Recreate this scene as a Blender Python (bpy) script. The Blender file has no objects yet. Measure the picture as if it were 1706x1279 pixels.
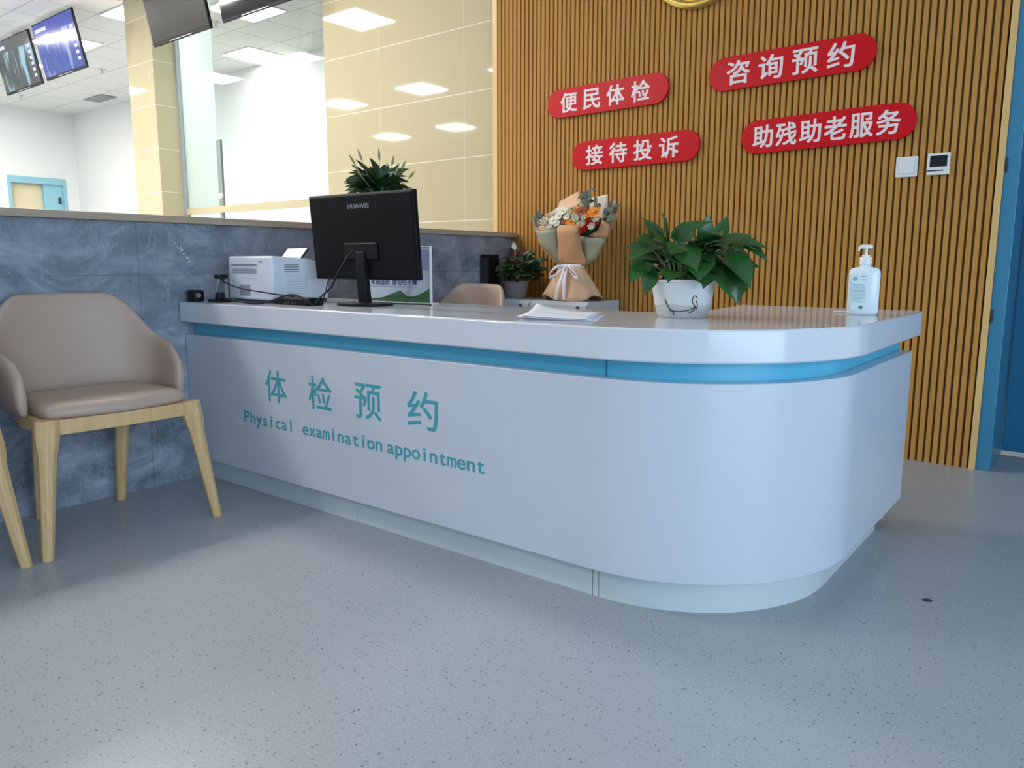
import bpy, bmesh, math, random
from mathutils import Vector, Matrix, Euler, noise
C = bpy.context.scene.collection
SC = bpy.context.scene
PI = math.pi

# ------------------------------------------------------------------ camera, world, light, exposure
cam_d = bpy.data.cameras.new('camera'); cam = bpy.data.objects.new('camera', cam_d); C.objects.link(cam)
cam_d.sensor_width = 36.0; cam_d.lens = 1274.96 / 1706 * 36.0; cam_d.clip_start = 0.05; cam_d.clip_end = 100
YAW, PITCH, ROLL = -0.6653, 0.1567, 0.0004
_f = Vector((math.sin(YAW) * math.cos(PITCH), math.cos(YAW) * math.cos(PITCH), -math.sin(PITCH)))
_r0 = Vector((math.cos(YAW), -math.sin(YAW), 0)); _u0 = _r0.cross(_f)
_r = _r0 * math.cos(ROLL) + _u0 * math.sin(ROLL); _u = -_r0 * math.sin(ROLL) + _u0 * math.cos(ROLL)
cam.matrix_world = Matrix(((_r.x, _u.x, -_f.x, 3.0686), (_r.y, _u.y, -_f.y, -3.9497), (_r.z, _u.z, -_f.z, 0.9189), (0, 0, 0, 1)))
SC.camera = cam

SC.view_settings.view_transform = 'Standard'; SC.view_settings.look = 'None'
SC.view_settings.gamma = 1.0; SC.view_settings.use_curve_mapping = False
SC.view_settings.exposure = 0.15

w = bpy.data.worlds.new('world'); SC.world = w; w.use_nodes = True
w.node_tree.nodes['Background'].inputs[0].default_value = (0.62, 0.78, 1.0, 1)
w.node_tree.nodes['Background'].inputs[1].default_value = 0.11

CEIL = 3.5
LAMP = 24.0                                   # strength of the ceiling panels
def area_lamp(name, x, y, sx, sy, power, col=(1, 0.965, 0.9)):
    l = bpy.data.lights.new(name, 'AREA'); l.shape = 'RECTANGLE'; l.size = sx; l.size_y = sy; l.energy = power; l.color = col
    o = bpy.data.objects.new(name, l); o.location = (x, y, CEIL - 0.012); C.objects.link(o); return o
# the hall's own ceiling panels outside the frame: rows above the hall on the far side of the half wall
for _x in (-1.7, -3.6, -5.4, -7.2, -9.0):
    for _y in (-1.78, -4.55, -7.3):
        area_lamp('hall_panel_lamp', _x, _y, 0.55, 0.55, 55.0)
# daylight from the lobby's glazed front, behind and right of the camera
def day(loc, rot, sx, sy, power, spread=PI):
    l = bpy.data.lights.new('daylight', 'AREA'); l.shape = 'RECTANGLE'; l.size = sx; l.size_y = sy; l.energy = power; l.color = (0.60, 0.80, 1.0); l.spread = spread
    o = bpy.data.objects.new('daylight', l); o.location = loc; o.rotation_euler = rot; C.objects.link(o)
day((2.5, -9.8, 1.5), (PI / 2, 0, 0), 6.0, 2.6, 18.0)
day((6.3, -4.6, 1.35), (PI / 2, 0, PI / 2), 4.5, 2.4, 190.0)
area_lamp('corridor_lamp', 3.1, 1.2, 0.6, 0.6, 60.0)

# ------------------------------------------------------------------ helpers
def lin(r, g, b):
    f = lambda c: (c / 255 / 12.92) if c / 255 <= 0.04045 else ((c / 255 + 0.055) / 1.055) ** 2.4
    return (f(r), f(g), f(b), 1.0)
def mat(name, col, rough=0.5, metal=0.0, spec=0.5, coat=0.0, emis=None, estr=0.0, trans=0.0, sub=0.0, alpha=1.0):
    m = bpy.data.materials.new(name); m.use_nodes = True
    p = m.node_tree.nodes['Principled BSDF']
    p.inputs['Base Color'].default_value = col; p.inputs['Roughness'].default_value = rough
    p.inputs['Metallic'].default_value = metal; p.inputs['Specular IOR Level'].default_value = spec
    p.inputs['Coat Weight'].default_value = coat; p.inputs['Coat Roughness'].default_value = 0.05
    p.inputs['Transmission Weight'].default_value = trans; p.inputs['Alpha'].default_value = alpha
    p.inputs['Subsurface Weight'].default_value = sub
    if emis: p.inputs['Emission Color'].default_value = emis; p.inputs['Emission Strength'].default_value = estr
    return m
class NT:
    def __init__(s, m): s.t = m.node_tree; s.p = s.t.nodes['Principled BSDF']
    def n(s, kind, **kw):
        nd = s.t.nodes.new(kind)
        for k, v in kw.items():
            if k in nd.inputs: nd.inputs[k].default_value = v
            else: setattr(nd, k, v)
        return nd
    def l(s, a, b): s.t.links.new(a, b)
    def math(s, op, a, b=None, clamp=False):
        nd = s.t.nodes.new('ShaderNodeMath'); nd.operation = op; nd.use_clamp = clamp
        for i, v in enumerate((a, b)):
            if v is None: continue
            if isinstance(v, (int, float)): nd.inputs[i].default_value = v
            else: s.l(v, nd.inputs[i])
        return nd.outputs[0]
    def mix(s, fac, a, b):
        nd = s.t.nodes.new('ShaderNodeMix'); nd.data_type = 'RGBA'
        for i, v in ((0, fac), (6, a), (7, b)):
            if isinstance(v, (int, float)): nd.inputs[i].default_value = v
            elif isinstance(v, tuple): nd.inputs[i].default_value = v
            else: s.l(v, nd.inputs[i])
        return nd.outputs[2]
    def xyz(s):
        tc = s.t.nodes.new('ShaderNodeTexCoord'); sp = s.t.nodes.new('ShaderNodeSeparateXYZ'); s.l(tc.outputs['Object'], sp.inputs[0])
        return tc.outputs['Object'], sp.outputs
    def grid(s, c, pitch, off, wd):            # 1 on joint lines at off + k*pitch, wd wide
        d = s.math('PINGPONG', s.math('SUBTRACT', c, off), pitch / 2)
        return s.math('LESS_THAN', d, wd / 2)
    def ramp(s, fac, stops):
        nd = s.t.nodes.new('ShaderNodeValToRGB'); cr = nd.color_ramp
        while len(cr.elements) < len(stops): cr.elements.new(0.5)
        for e, (pos, col) in zip(cr.elements, stops): e.position = pos; e.color = col
        s.l(fac, nd.inputs[0]); return nd.outputs[0]
    def mapped(s, vec, scale, rot=(0, 0, 0)):
        mp = s.t.nodes.new('ShaderNodeMapping'); mp.inputs['Scale'].default_value = scale; mp.inputs['Rotation'].default_value = rot
        s.l(vec, mp.inputs[0]); return mp.outputs[0]
    def noise(s, vec, scale, detail=4, rough=0.5, dist=0.0):
        nd = s.n('ShaderNodeTexNoise', Scale=scale, Detail=detail, Roughness=rough, Distortion=dist); s.l(vec, nd.inputs['Vector']); return nd.outputs[0]
    def bump(s, h, strength=0.2, dist=0.01):
        nd = s.n('ShaderNodeBump', Strength=strength, Distance=dist); s.l(h, nd.inputs['Height']); s.l(nd.outputs[0], s.p.inputs['Normal'])
    def col(s, c): s.l(c, s.p.inputs['Base Color'])
    def rough(s, c): s.l(c, s.p.inputs['Roughness'])

class B:                                       # collects shapes; build() links them as ONE mesh object
    def __init__(s): s.bm = bmesh.new()
    def faces(s, vs, fs, mi=0):
        v = [s.bm.verts.new(p) for p in vs]
        for f in fs:
            try: q = s.bm.faces.new([v[i] for i in f]); q.material_index = mi
            except ValueError: pass
        return v
    def box(s, x0, x1, y0, y1, z0, z1, mtx=None, mi=0):
        vs = [Vector((x, y, z)) for z in (z0, z1) for y in (y0, y1) for x in (x0, x1)]
        if mtx: vs = [mtx @ v for v in vs]
        s.faces(vs, [(0, 2, 3, 1), (4, 5, 7, 6), (0, 1, 5, 4), (2, 6, 7, 3), (0, 4, 6, 2), (1, 3, 7, 5)], mi); return s
    def rbox(s, x0, x1, y0, y1, z0, z1, r=0.005, seg=2, mtx=None):
        t = bmesh.new(); bmesh.ops.create_cube(t, size=1)
        for v in t.verts: v.co = Vector((x0 + (v.co.x + .5) * (x1 - x0), y0 + (v.co.y + .5) * (y1 - y0), z0 + (v.co.z + .5) * (z1 - z0)))
        bmesh.ops.bevel(t, geom=t.edges[:], offset=r, segments=seg, affect='EDGES', profile=0.5)
        s.add(t, mtx); return s
    def add(s, t, mtx=None):
        m = bpy.data.meshes.new('t'); t.to_mesh(m); t.free()
        if mtx: m.transform(mtx)
        s.bm.from_mesh(m); bpy.data.meshes.remove(m)
    def prism(s, pts, z0, z1, mtx=None):       # closed polygon in xy, extruded in z
        n = len(pts); vs = [Vector((p[0], p[1], z0)) for p in pts] + [Vector((p[0], p[1], z1)) for p in pts]
        if mtx: vs = [mtx @ v for v in vs]
        s.faces(vs, [tuple(range(n))[::-1], tuple(range(n, 2 * n))] + [(i, (i + 1) % n, n + (i + 1) % n, n + i) for i in range(n)]); return s
    def prism_xz(s, pts, y0, y1):              # closed polygon in xz, thickness in y
        n = len(pts); vs = [(p[0], y0, p[1]) for p in pts] + [(p[0], y1, p[1]) for p in pts]
        s.faces(vs, [tuple(range(n)), tuple(range(n, 2 * n))[::-1]] + [(i, n + i, n + (i + 1) % n, (i + 1) % n) for i in range(n)]); return s
    def lathe(s, prof, c=(0, 0, 0), n=32, sx=1.0, sy=1.0, cap=True, mtx=None):
        rings = []
        for r, z in prof:
            ring = []
            for k in range(n):
                p = Vector((c[0] + r * sx * math.cos(2 * PI * k / n), c[1] + r * sy * math.sin(2 * PI * k / n), c[2] + z))
                ring.append(s.bm.verts.new(mtx @ p if mtx else p))
            rings.append(ring)
        for a, b in zip(rings, rings[1:]):
            for k in range(n): s.bm.faces.new((a[k], a[(k + 1) % n], b[(k + 1) % n], b[k]))
        if cap: s.bm.faces.new(rings[0][::-1]); s.bm.faces.new(rings[-1])
        return s
    def tube(s, pts, r, n=8, r1=None):
        pts = [Vector(p) for p in pts]; m = len(pts); rings = []; up = None
        for i, p in enumerate(pts):
            d = (pts[min(i + 1, m - 1)] - pts[max(i - 1, 0)]).normalized()
            if up is None:
                up = Vector((0, 0, 1)) if abs(d.z) < 0.9 else Vector((1, 0, 0))
            a = d.cross(up)
            if a.length < 1e-6: a = d.orthogonal()
            a.normalize(); b = a.cross(d).normalized(); up = b
            rr = r if r1 is None else r + (r1 - r) * i / (m - 1)
            rings.append([s.bm.verts.new(p + a * rr * math.cos(2 * PI * k / n) + b * rr * math.sin(2 * PI * k / n)) for k in range(n)])
        for a, b in zip(rings, rings[1:]):
            for k in range(n): s.bm.faces.new((a[k], a[(k + 1) % n], b[(k + 1) % n], b[k]))
        s.bm.faces.new(rings[0][::-1]); s.bm.faces.new(rings[-1]); return s
    def loft(s, rings, close=True, cap=True):
        R = [[s.bm.verts.new(p) for p in ring] for ring in rings]; n = len(R[0])
        for a, b in zip(R, R[1:]):
            for k in range(n if close else n - 1): s.bm.faces.new((a[k], a[(k + 1) % n], b[(k + 1) % n], b[k]))
        if cap: s.bm.faces.new(R[0][::-1]); s.bm.faces.new(R[-1])
        return s
    def build(s, name, m, parent=None, smooth=False, bevel=0.0, sub=0, loc=None, solid=0.0):
        bmesh.ops.recalc_face_normals(s.bm, faces=s.bm.faces[:]) if not getattr(s, 'open', False) else None
        me = bpy.data.meshes.new(name); s.bm.to_mesh(me); s.bm.free()
        ms = m if isinstance(m, (list, tuple)) else [m]
        for q in ms: me.materials.append(q)
        if smooth is True:
            for p in me.polygons: p.use_smooth = True
        elif smooth: me.shade_smooth() if False else [setattr(p, 'use_smooth', True) for p in me.polygons]
        o = bpy.data.objects.new(name, me); C.objects.link(o)
        if loc: o.location = loc
        if parent: o.parent = parent
        if solid: md = o.modifiers.new('solid', 'SOLIDIFY'); md.thickness = solid; md.offset = 0
        if bevel: md = o.modifiers.new('bevel', 'BEVEL'); md.width = bevel; md.segments = 2; md.limit_method = 'ANGLE'; md.angle_limit = math.radians(35)
        if sub: md = o.modifiers.new('sub', 'SUBSURF'); md.levels = sub; md.render_levels = sub
        if smooth == 'angle': me.set_sharp_from_angle(angle=math.radians(40))
        return o
def tag(o, label, cat, group=None):
    o['label'] = label; o['category'] = cat; o['kind'] = 'thing'
    if group: o['group'] = group
    return o
def thing(name, label, cat, loc=(0, 0, 0), rz=0.0, group=None):
    o = bpy.data.objects.new(name, None); C.objects.link(o); o.location = loc; o.rotation_euler = (0, 0, rz); o.empty_display_size = 0.1
    return tag(o, label, cat, group)
def struct(o): o['kind'] = 'structure'; return o
def dup(root, loc, rz, label):
    r = root.copy(); C.objects.link(r); r.location = loc; r.rotation_euler = (0, 0, rz); r['label'] = label
    for ch in list(root.children):
        c = ch.copy(); C.objects.link(c); c.parent = r
        for g in list(ch.children):
            d = g.copy(); C.objects.link(d); d.parent = c
    return r
def bez(p0, p1, p2, p3, n=10):
    p0, p1, p2, p3 = map(Vector, (p0, p1, p2, p3)); out = []
    for i in range(n + 1):
        t = i / n; u = 1 - t; out.append(p0 * u**3 + p1 * 3 * u * u * t + p2 * 3 * u * t * t + p3 * t**3)
    return out
def smooth_path(pts, n=6):                     # Catmull-Rom through the points
    P = [Vector(p) for p in pts]; P = [P[0] * 2 - P[1]] + P + [P[-1] * 2 - P[-2]]; out = []
    for i in range(1, len(P) - 2):
        for k in range(n):
            t = k / n; a, b, c, d = P[i - 1:i + 3]
            out.append(0.5 * ((2 * b) + (c - a) * t + (2 * a - 5 * b + 4 * c - d) * t * t + (3 * b - a - 3 * c + d) * t**3))
    out.append(P[-2]); return out

# lettering: one glyph at a time
_gc = {}
def glyph(ch, off=0.0):
    if (ch, off) in _gc: return _gc[(ch, off)]
    cu = bpy.data.curves.new('glyph', 'FONT'); cu.body = ch; cu.resolution_u = 4; cu.offset = off
    o = bpy.data.objects.new('glyph', cu); C.objects.link(o)
    dg = bpy.context.evaluated_depsgraph_get(); me = bpy.data.meshes.new_from_object(o.evaluated_get(dg))
    vs = [(v.co.x, v.co.y) for v in me.vertices]; fs = [tuple(p.vertices) for p in me.polygons]
    bpy.data.objects.remove(o); bpy.data.curves.remove(cu); bpy.data.meshes.remove(me)
    _gc[(ch, off)] = (vs, fs); return vs, fs
def glyph_fit(b, ch, o, ex, ez, w_, h_, off=0.0, shear=0.0, bold=0.0):   # glyph stretched into a w_ x h_ box at o, along ex / ez
    if bold:
        nrm = ez.cross(ex) * -1
        for i, (dx, dz) in enumerate(((-1, -.8), (1, .8), (-1, .8), (1, -.8), (0, 0), (1.1, 0), (-1.1, 0), (0, .9), (0, -.9))):
            glyph_fit(b, ch, o + ex * dx * bold + ez * dz * bold - ez.cross(ex) * (-0.00003 * i), ex, ez, w_, h_)
        return
    vs, fs = glyph(ch, off)
    if not vs: return
    x0 = min(v[0] for v in vs); x1 = max(v[0] for v in vs); y0 = min(v[1] for v in vs); y1 = max(v[1] for v in vs)
    b.faces([o + ex * ((v[0] - x0) / (x1 - x0) * w_ + shear * (v[1] - y0)) + ez * ((v[1] - y0) / (y1 - y0) * h_) for v in vs], fs)
def cap_em(h_, ch='H'): ys = [v[1] for v in glyph(ch)[0]]; return h_ / (max(ys) - min(ys))
def line_text(b, s, o, ex, ez, pitch, em, wfac=1.0, off=0.0, bold=0.0):  # fixed pitch line of text, baseline at o
    if bold:
        for i, (dx, dz) in enumerate(((-1, -.7), (1, .7), (-1, .7), (1, -.7), (0, 0))):
            line_text(b, s, o + ex * dx * bold + ez * dz * bold + ez.cross(ex) * (0.00003 * i) * -1, ex, ez, pitch, em, wfac)
        return
    for i, ch in enumerate(s):
        if ch == ' ': continue
        vs, fs = glyph(ch, off); x0 = min(v[0] for v in vs); x1 = max(v[0] for v in vs); wd = (x1 - x0) * em * wfac
        k = min(1.0, pitch * 0.9 / wd) * wfac * em
        cx = (i + 0.5) * pitch
        b.faces([o + ex * (cx + (v[0] - (x0 + x1) / 2) * k) + ez * (v[1] * em) for v in vs], fs)
X, Y, Z = Vector((1, 0, 0)), Vector((0, 1, 0)), Vector((0, 0, 1))

# ------------------------------------------------------------------ materials
M = {}
M['white_wall'] = mat('white_wall_paint', (0.82, 0.83, 0.82, 1), 0.7)
# terrazzo floor
m = M['floor'] = mat('terrazzo', (0.4, 0.43, 0.47, 1), 0.36, spec=0.4); n = NT(m); ob, xyz = n.xyz()
big = n.noise(ob, 0.9, 3); base = n.mix(big, (0.305, 0.33, 0.365, 1), (0.375, 0.395, 0.415, 1))
fine = n.noise(ob, 160, 2, 0.6); base = n.mix(n.ramp(fine, [(0.35, (0, 0, 0, 1)), (0.75, (1, 1, 1, 1))]), base, (0.445, 0.47, 0.495, 1))
for sc_, thr, keep, colr in ((70, 0.19, 0.55, (0.17, 0.175, 0.19, 1)), (34, 0.10, 0.74, (0.07, 0.07, 0.08, 1)), (60, 0.11, 0.86, (0.58, 0.60, 0.63, 1))):
    vo = n.n('ShaderNodeTexVoronoi', Scale=sc_); n.l(ob, vo.inputs['Vector'])
    sp = n.n('ShaderNodeSeparateColor'); n.l(vo.outputs['Color'], sp.inputs[0])
    k = n.math('MULTIPLY', n.math('LESS_THAN', vo.outputs['Distance'], thr), n.math('GREATER_THAN', sp.outputs[0], keep))
    base = n.mix(n.math('MULTIPLY', k, 0.75), base, colr)
n.col(base); n.rough(n.math('ADD', n.math('MULTIPLY', big, 0.12), 0.27))
# grey-blue marble tile
m = M['marble'] = mat('blue_grey_marble', (0.3, 0.34, 0.42, 1), 0.22, spec=0.5); n = NT(m); ob, xyz = n.xyz()
a = n.noise(n.mapped(ob, (1, 1, 1.6), (0.6, 0, 0)), 3.2, 8, 0.62, 1.2); v = n.noise(n.mapped(ob, (1, 3.5, 1.2), (0.75, 0, 0)), 2.6, 7, 0.6, 2.2)
c0 = n.ramp(a, [(0.30, (0.115, 0.14, 0.18, 1)), (0.5, (0.235, 0.268, 0.325, 1)), (0.70, (0.39, 0.43, 0.50, 1))])
vein = n.ramp(n.math('PINGPONG', v, 0.08), [(0.0, (1, 1, 1, 1)), (0.02, (0, 0, 0, 1))])
c0 = n.mix(n.math('MULTIPLY', n.math('LESS_THAN', n.math('PINGPONG', v, 0.11), 0.008), 0.35), c0, (0.46, 0.50, 0.56, 1))
jz = n.math('MAXIMUM', n.grid(xyz[2], 0.6, 0.272, 0.003), n.grid(xyz[1], 1.2, -2.445, 0.003))
n.col(n.mix(n.math('MULTIPLY', jz, 0.6), c0, (0.09, 0.1, 0.13, 1)))
# polished beige wall tile
m = M['beige'] = mat('polished_beige_tile', (0.7, 0.6, 0.4, 1), 0.035, spec=0.6); n = NT(m); ob, xyz = n.xyz()
a = n.noise(n.mapped(ob, (1, 1, 0.35)), 1.6, 5, 0.5, 0.6); c0 = n.mix(a, (0.49, 0.42, 0.26, 1), (0.54, 0.465, 0.30, 1))
jz = n.math('MAXIMUM', n.grid(xyz[2], 0.4145, 1.206, 0.006), n.math('MULTIPLY', n.grid(xyz[0], 0.823, -0.475, 0.004), 0.5))
n.col(n.mix(n.math('MULTIPLY', jz, 0.75), c0, (0.86, 0.80, 0.66, 1)))
# ceiling tiles
m = M['ceiling'] = mat('mineral_ceiling_tile', (0.8, 0.8, 0.78, 1), 0.9); n = NT(m); ob, xyz = n.xyz()
jz = n.math('MAXIMUM', n.grid(xyz[0], 0.6, -5.62, 0.018), n.grid(xyz[1], 0.6, 0.09, 0.018))
n.col(n.mix(n.math('MULTIPLY', jz, 0.55), (0.78, 0.78, 0.755, 1), (0.36, 0.36, 0.35, 1)))
# slatted wood
def wood(name, c1, c2, rough=0.45, axis='z', scale=1.0):
    m = mat(name, c1, rough); n = NT(m); ob, xyz = n.xyz()
    s = {'z': (14, 14, 0.7), 'x': (0.7, 14, 14), 'y': (14, 0.7, 14)}[axis]
    a = n.noise(n.mapped(ob, tuple(k * scale for k in s)), 3.0, 5, 0.55, 0.8); n.col(n.mix(n.ramp(a, [(0.3, (0, 0, 0, 1)), (0.7, (1, 1, 1, 1))]), c1, c2)); return m
M['slat'] = wood('slat_wood', (0.47, 0.228, 0.054, 1), (0.54, 0.28, 0.08, 1), 0.6)
M['slat'].node_tree.nodes['Principled BSDF'].inputs['Specular IOR Level'].default_value = 0.12
M['groove_shade'] = wood('shaded_groove_wood', (0.26, 0.12, 0.028, 1), (0.30, 0.14, 0.035, 1), 0.6)  # backing board darker than the slats: groove shade put into the colour
M['trim_wood'] = wood('edge_trim_wood', (0.70, 0.45, 0.17, 1), (0.76, 0.5, 0.2, 1), 0.4)
M['ledge'] = wood('ledge_laminate', (0.40, 0.31, 0.22, 1), (0.46, 0.37, 0.28, 1), 0.4, 'y', 0.5)
M['oak'] = wood('pale_ash_wood', (0.60, 0.37, 0.16, 1), (0.70, 0.47, 0.24, 1), 0.38, 'z', 1.6)
M['leather'] = mat('taupe_leather', (0.47, 0.345, 0.275, 1), 0.45, spec=0.4); n = NT(M['leather']); ob, _ = n.xyz(); n.bump(n.noise(ob, 260, 3), 0.12, 0.002)
M['counter'] = mat('white_solid_surface', (0.66, 0.675, 0.735, 1), 0.13, spec=0.5)
M['panel'] = mat('white_laminate_panel', (0.585, 0.61, 0.685, 1), 0.22, spec=0.5)
M['plinth'] = mat('brushed_plinth', (0.60, 0.66, 0.68, 1), 0.3, metal=0.0, spec=0.7)
M['band'] = mat('sky_blue_band', (0.10, 0.46, 0.66, 1), 0.35)
M['teal'] = mat('teal_vinyl', (0.06, 0.34, 0.40, 1), 0.5)
M['red'] = mat('red_acrylic', (0.62, 0.008, 0.014, 1), 0.3, spec=0.18)
M['red_edge'] = mat('sign_edge', (0.55, 0.05, 0.05, 1), 0.3)
M['cream_text'] = mat('white_vinyl_letter', (0.85, 0.74, 0.74, 1), 0.5)
M['gold'] = mat('gold_metal', (0.72, 0.50, 0.13, 1), 0.3, metal=0.85)
M['white_plastic'] = mat('white_plastic', (0.78, 0.79, 0.78, 1), 0.35)
M['black_plastic'] = mat('black_plastic', (0.006, 0.0065, 0.008, 1), 0.45, spec=0.25)
M['black_gloss'] = mat('black_gloss', (0.006, 0.006, 0.007, 1), 0.08)
M['monitor'] = mat('monitor_shell', (0.004, 0.0045, 0.006, 1), 0.5, spec=0.15)
M['logo'] = mat('grey_logo', (0.26, 0.27, 0.29, 1), 0.4)
M['steel'] = mat('brushed_steel', (0.52, 0.56, 0.56, 1), 0.3, metal=0.8)
M['alu'] = mat('aluminium_frame', (0.45, 0.47, 0.50, 1), 0.35, metal=0.5)
M['blue_door'] = mat('blue_door_paint', (0.010, 0.15, 0.29, 1), 0.38)
M['blue_frame'] = mat('blue_frame_paint', (0.045, 0.22, 0.37, 1), 0.35)
M['pale_blue'] = mat('pale_blue_paint', (0.28, 0.55, 0.66, 1), 0.4)
M['printer'] = mat('printer_shell', (0.66, 0.70, 0.78, 1), 0.4)
M['dark_slot'] = mat('dark_slot', (0.03, 0.035, 0.05, 1), 0.6)
M['paper'] = mat('white_paper', (0.80, 0.82, 0.90, 1), 0.7)
M['cream_pot'] = mat('milky_plastic_pot', (0.70, 0.71, 0.71, 1), 0.25, sub=0.0)
M['soil'] = mat('potting_soil', (0.035, 0.025, 0.018, 1), 0.95)
def leafmat(name, c1, c2, rough=0.32):
    m = mat(name, c1, rough, spec=0.5); n = NT(m); ob, _ = n.xyz(); n.col(n.mix(n.noise(ob, 14, 3), c1, c2)); return m
M['leaf'] = leafmat('pothos_leaf', (0.009, 0.052, 0.011, 1), (0.04, 0.14, 0.03, 1), 0.3)
M['leaf_dark'] = leafmat('dark_leaf', (0.006, 0.030, 0.009, 1), (0.022, 0.075, 0.02, 1), 0.5)
M['stem'] = mat('pale_stem', (0.22, 0.34, 0.12, 1), 0.5)
M['spike'] = mat('dry_flower_spike', (0.42, 0.40, 0.24, 1), 0.6)
M['kraft'] = mat('peach_kraft_paper', (0.60, 0.31, 0.15, 1), 0.65); n = NT(M['kraft']); ob, _ = n.xyz(); n.bump(n.noise(ob, 60, 4), 0.15, 0.004)
M['kraft_in'] = mat('peach_paper_light', (0.72, 0.45, 0.28, 1), 0.65)
M['sage'] = mat('sage_paper', (0.34, 0.32, 0.22, 1), 0.6)
M['cream_paper'] = mat('cream_paper', (0.78, 0.73, 0.60, 1), 0.6)
M['ribbon'] = mat('white_satin', (0.84, 0.78, 0.80, 1), 0.3)
M['petal_white'] = mat('cream_petal', (0.88, 0.84, 0.66, 1), 0.6)
M['petal_red'] = mat('red_petal', (0.62, 0.035, 0.025, 1), 0.6)
M['petal_orange'] = mat('orange_petal', (0.80, 0.28, 0.02, 1), 0.6)
M['petal_rust'] = mat('rust_petal', (0.36, 0.07, 0.03, 1), 0.6)
M['eucalyptus'] = mat('eucalyptus_leaf', (0.085, 0.11, 0.09, 1), 0.6)
M['bottle'] = mat('translucent_bottle', (0.74, 0.82, 0.86, 1), 0.22, sub=0.0)
M['label'] = mat('bottle_label', (0.66, 0.79, 0.80, 1), 0.4)
M['label_ink'] = mat('label_ink', (0.22, 0.40, 0.42, 1), 0.5)
M['lamp'] = mat('lamp_diffuser', (0.9, 0.9, 0.9, 1), 0.5, emis=(1, 0.98, 0.94, 1), estr=LAMP)
M['pink'] = mat('pink_card', (0.50, 0.07, 0.12, 1), 0.6)
M['grey_pot'] = mat('grey_pot', (0.24, 0.235, 0.23, 1), 0.5)
M['cabinet'] = mat('grey_white_cabinet', (0.60, 0.64, 0.70, 1), 0.3)
M['door_cream'] = mat('cream_door_panel', (0.74, 0.64, 0.42, 1), 0.5)
def clear(name, tint, refl):
    m = bpy.data.materials.new(name); m.use_nodes = True; t = m.node_tree; t.nodes.clear()
    o = t.nodes.new('ShaderNodeOutputMaterial'); mx = t.nodes.new('ShaderNodeMixShader'); tr = t.nodes.new('ShaderNodeBsdfTransparent'); gl = t.nodes.new('ShaderNodeBsdfGlossy')
    tr.inputs[0].default_value = tint; gl.inputs['Roughness'].default_value = 0.01
    mx.inputs[0].default_value = refl
    t.links.new(tr.outputs[0], mx.inputs[1]); t.links.new(gl.outputs[0], mx.inputs[2]); t.links.new(mx.outputs[0], o.inputs[0]); return m
M['glass'] = clear('clear_glass', (0.91, 0.94, 0.93, 1), 0.035)
M['acrylic'] = clear('clear_acrylic', (0.95, 0.97, 0.98, 1), 0.07)

# ------------------------------------------------------------------ setting
b = B(); b.box(-12.1, 6.5, -10, 2.4, -0.1, 0); struct(b.build('floor', M['floor']))
b = B(); b.box(-12.1, 6.5, -10, 2.4, CEIL, CEIL + 0.08); struct(b.build('ceiling', M['ceiling']))
b = B(); b.box(-12.1, 0, 2.36, 2.5, 0, CEIL); struct(b.build('wall_far', M['white_wall']))
# left end wall with its door opening (y 1.30..2.13)
b = B(); b.box(-11.95, -11.8, -10, 1.28, 0, CEIL); b.box(-11.95, -11.8, 2.15, 2.36, 0, CEIL); b.box(-11.95, -11.8, 1.28, 2.15, 2.33, CEIL)
struct(b.build('wall_left', M['white_wall']))
d = B(); d.box(-11.88, -11.78, 1.23, 1.28, 0, 2.38); d.box(-11.88, -11.78, 2.10, 2.15, 0, 2.38); d.box(-11.88, -11.78, 1.28, 2.10, 2.27, 2.38)
d2 = struct(d.build('door_2', M['pale_blue']))
q = B(); q.box(-11.94, -11.90, 1.28, 1.80, 0, 2.27); q.build('cream_panel', M['door_cream'], d2)
q = B(); q.box(-11.90, -11.82, 1.79, 2.10, 0, 2.27); lf = q.build('door_leaf', M['pale_blue'], d2)
q = B(); q.box(-11.82, -11.80, 2.02, 2.06, 1.95, 2.06); q.build('door_handle', M['dark_slot'], d2)

# beige tile wall with a window opening: x -4.5..-1.912, z 0.9..3.5
b = B()
b.box(-5.0, -4.5, 0.05, 0.33, 0, CEIL); b.box(-1.912, -0.10, 0.05, 0.33, 0, CEIL); b.box(-4.5, -1.912, 0.05, 0.33, 0, 1.12)
struct(b.build('wall_back', M['beige']))
wn = B(); wn.box(-4.5, -4.465, 0.27, 0.32, 1.12, CEIL); wn.box(-1.947, -1.912, 0.27, 0.32, 1.12, CEIL)
win = struct(wn.build('window_1', M['alu']))
q = B(); q.box(-4.465, -1.947, 0.28, 0.32, 1.40, 1.462); q.build('window_mullion', M['trim_wood'] if False else M['beige'], win)
q = B(); q.box(-4.465, -1.947, 0.296, 0.304, 1.462, CEIL); q.build('window_pane', M['glass'], win)
q = B(); q.box(-4.465, -1.947, 0.296, 0.304, 1.12, 1.40); q.build('window_pane', M['glass'], win)
q = B(); q.box(-3.90, -3.85, 0.31, 0.33, 1.12, 1.40); q.rbox(-3.90, -3.83, 0.305, 0.33, 1.462, 2.09, 0.004); q.build('pull_plate', M['steel'], win)
q = B(); q.lathe([(0.028, 0), (0.028, 0.02), (0.018, 0.026)], n=20, mtx=Matrix.Translation((-3.835, 0.302, 1.56)) @ Matrix.Rotation(PI / 2, 4, 'X')); q.build('lock_knob', M['white_plastic'], win, smooth='angle')
fm = bpy.data.materials.new('frosted_glass'); fm.use_nodes = True; ft = fm.node_tree; ft.nodes.clear()
fo = ft.nodes.new('ShaderNodeOutputMaterial'); fx = ft.nodes.new('ShaderNodeMixShader'); fa = ft.nodes.new('ShaderNodeBsdfTranslucent'); fb = ft.nodes.new('ShaderNodeBsdfDiffuse')
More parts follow.
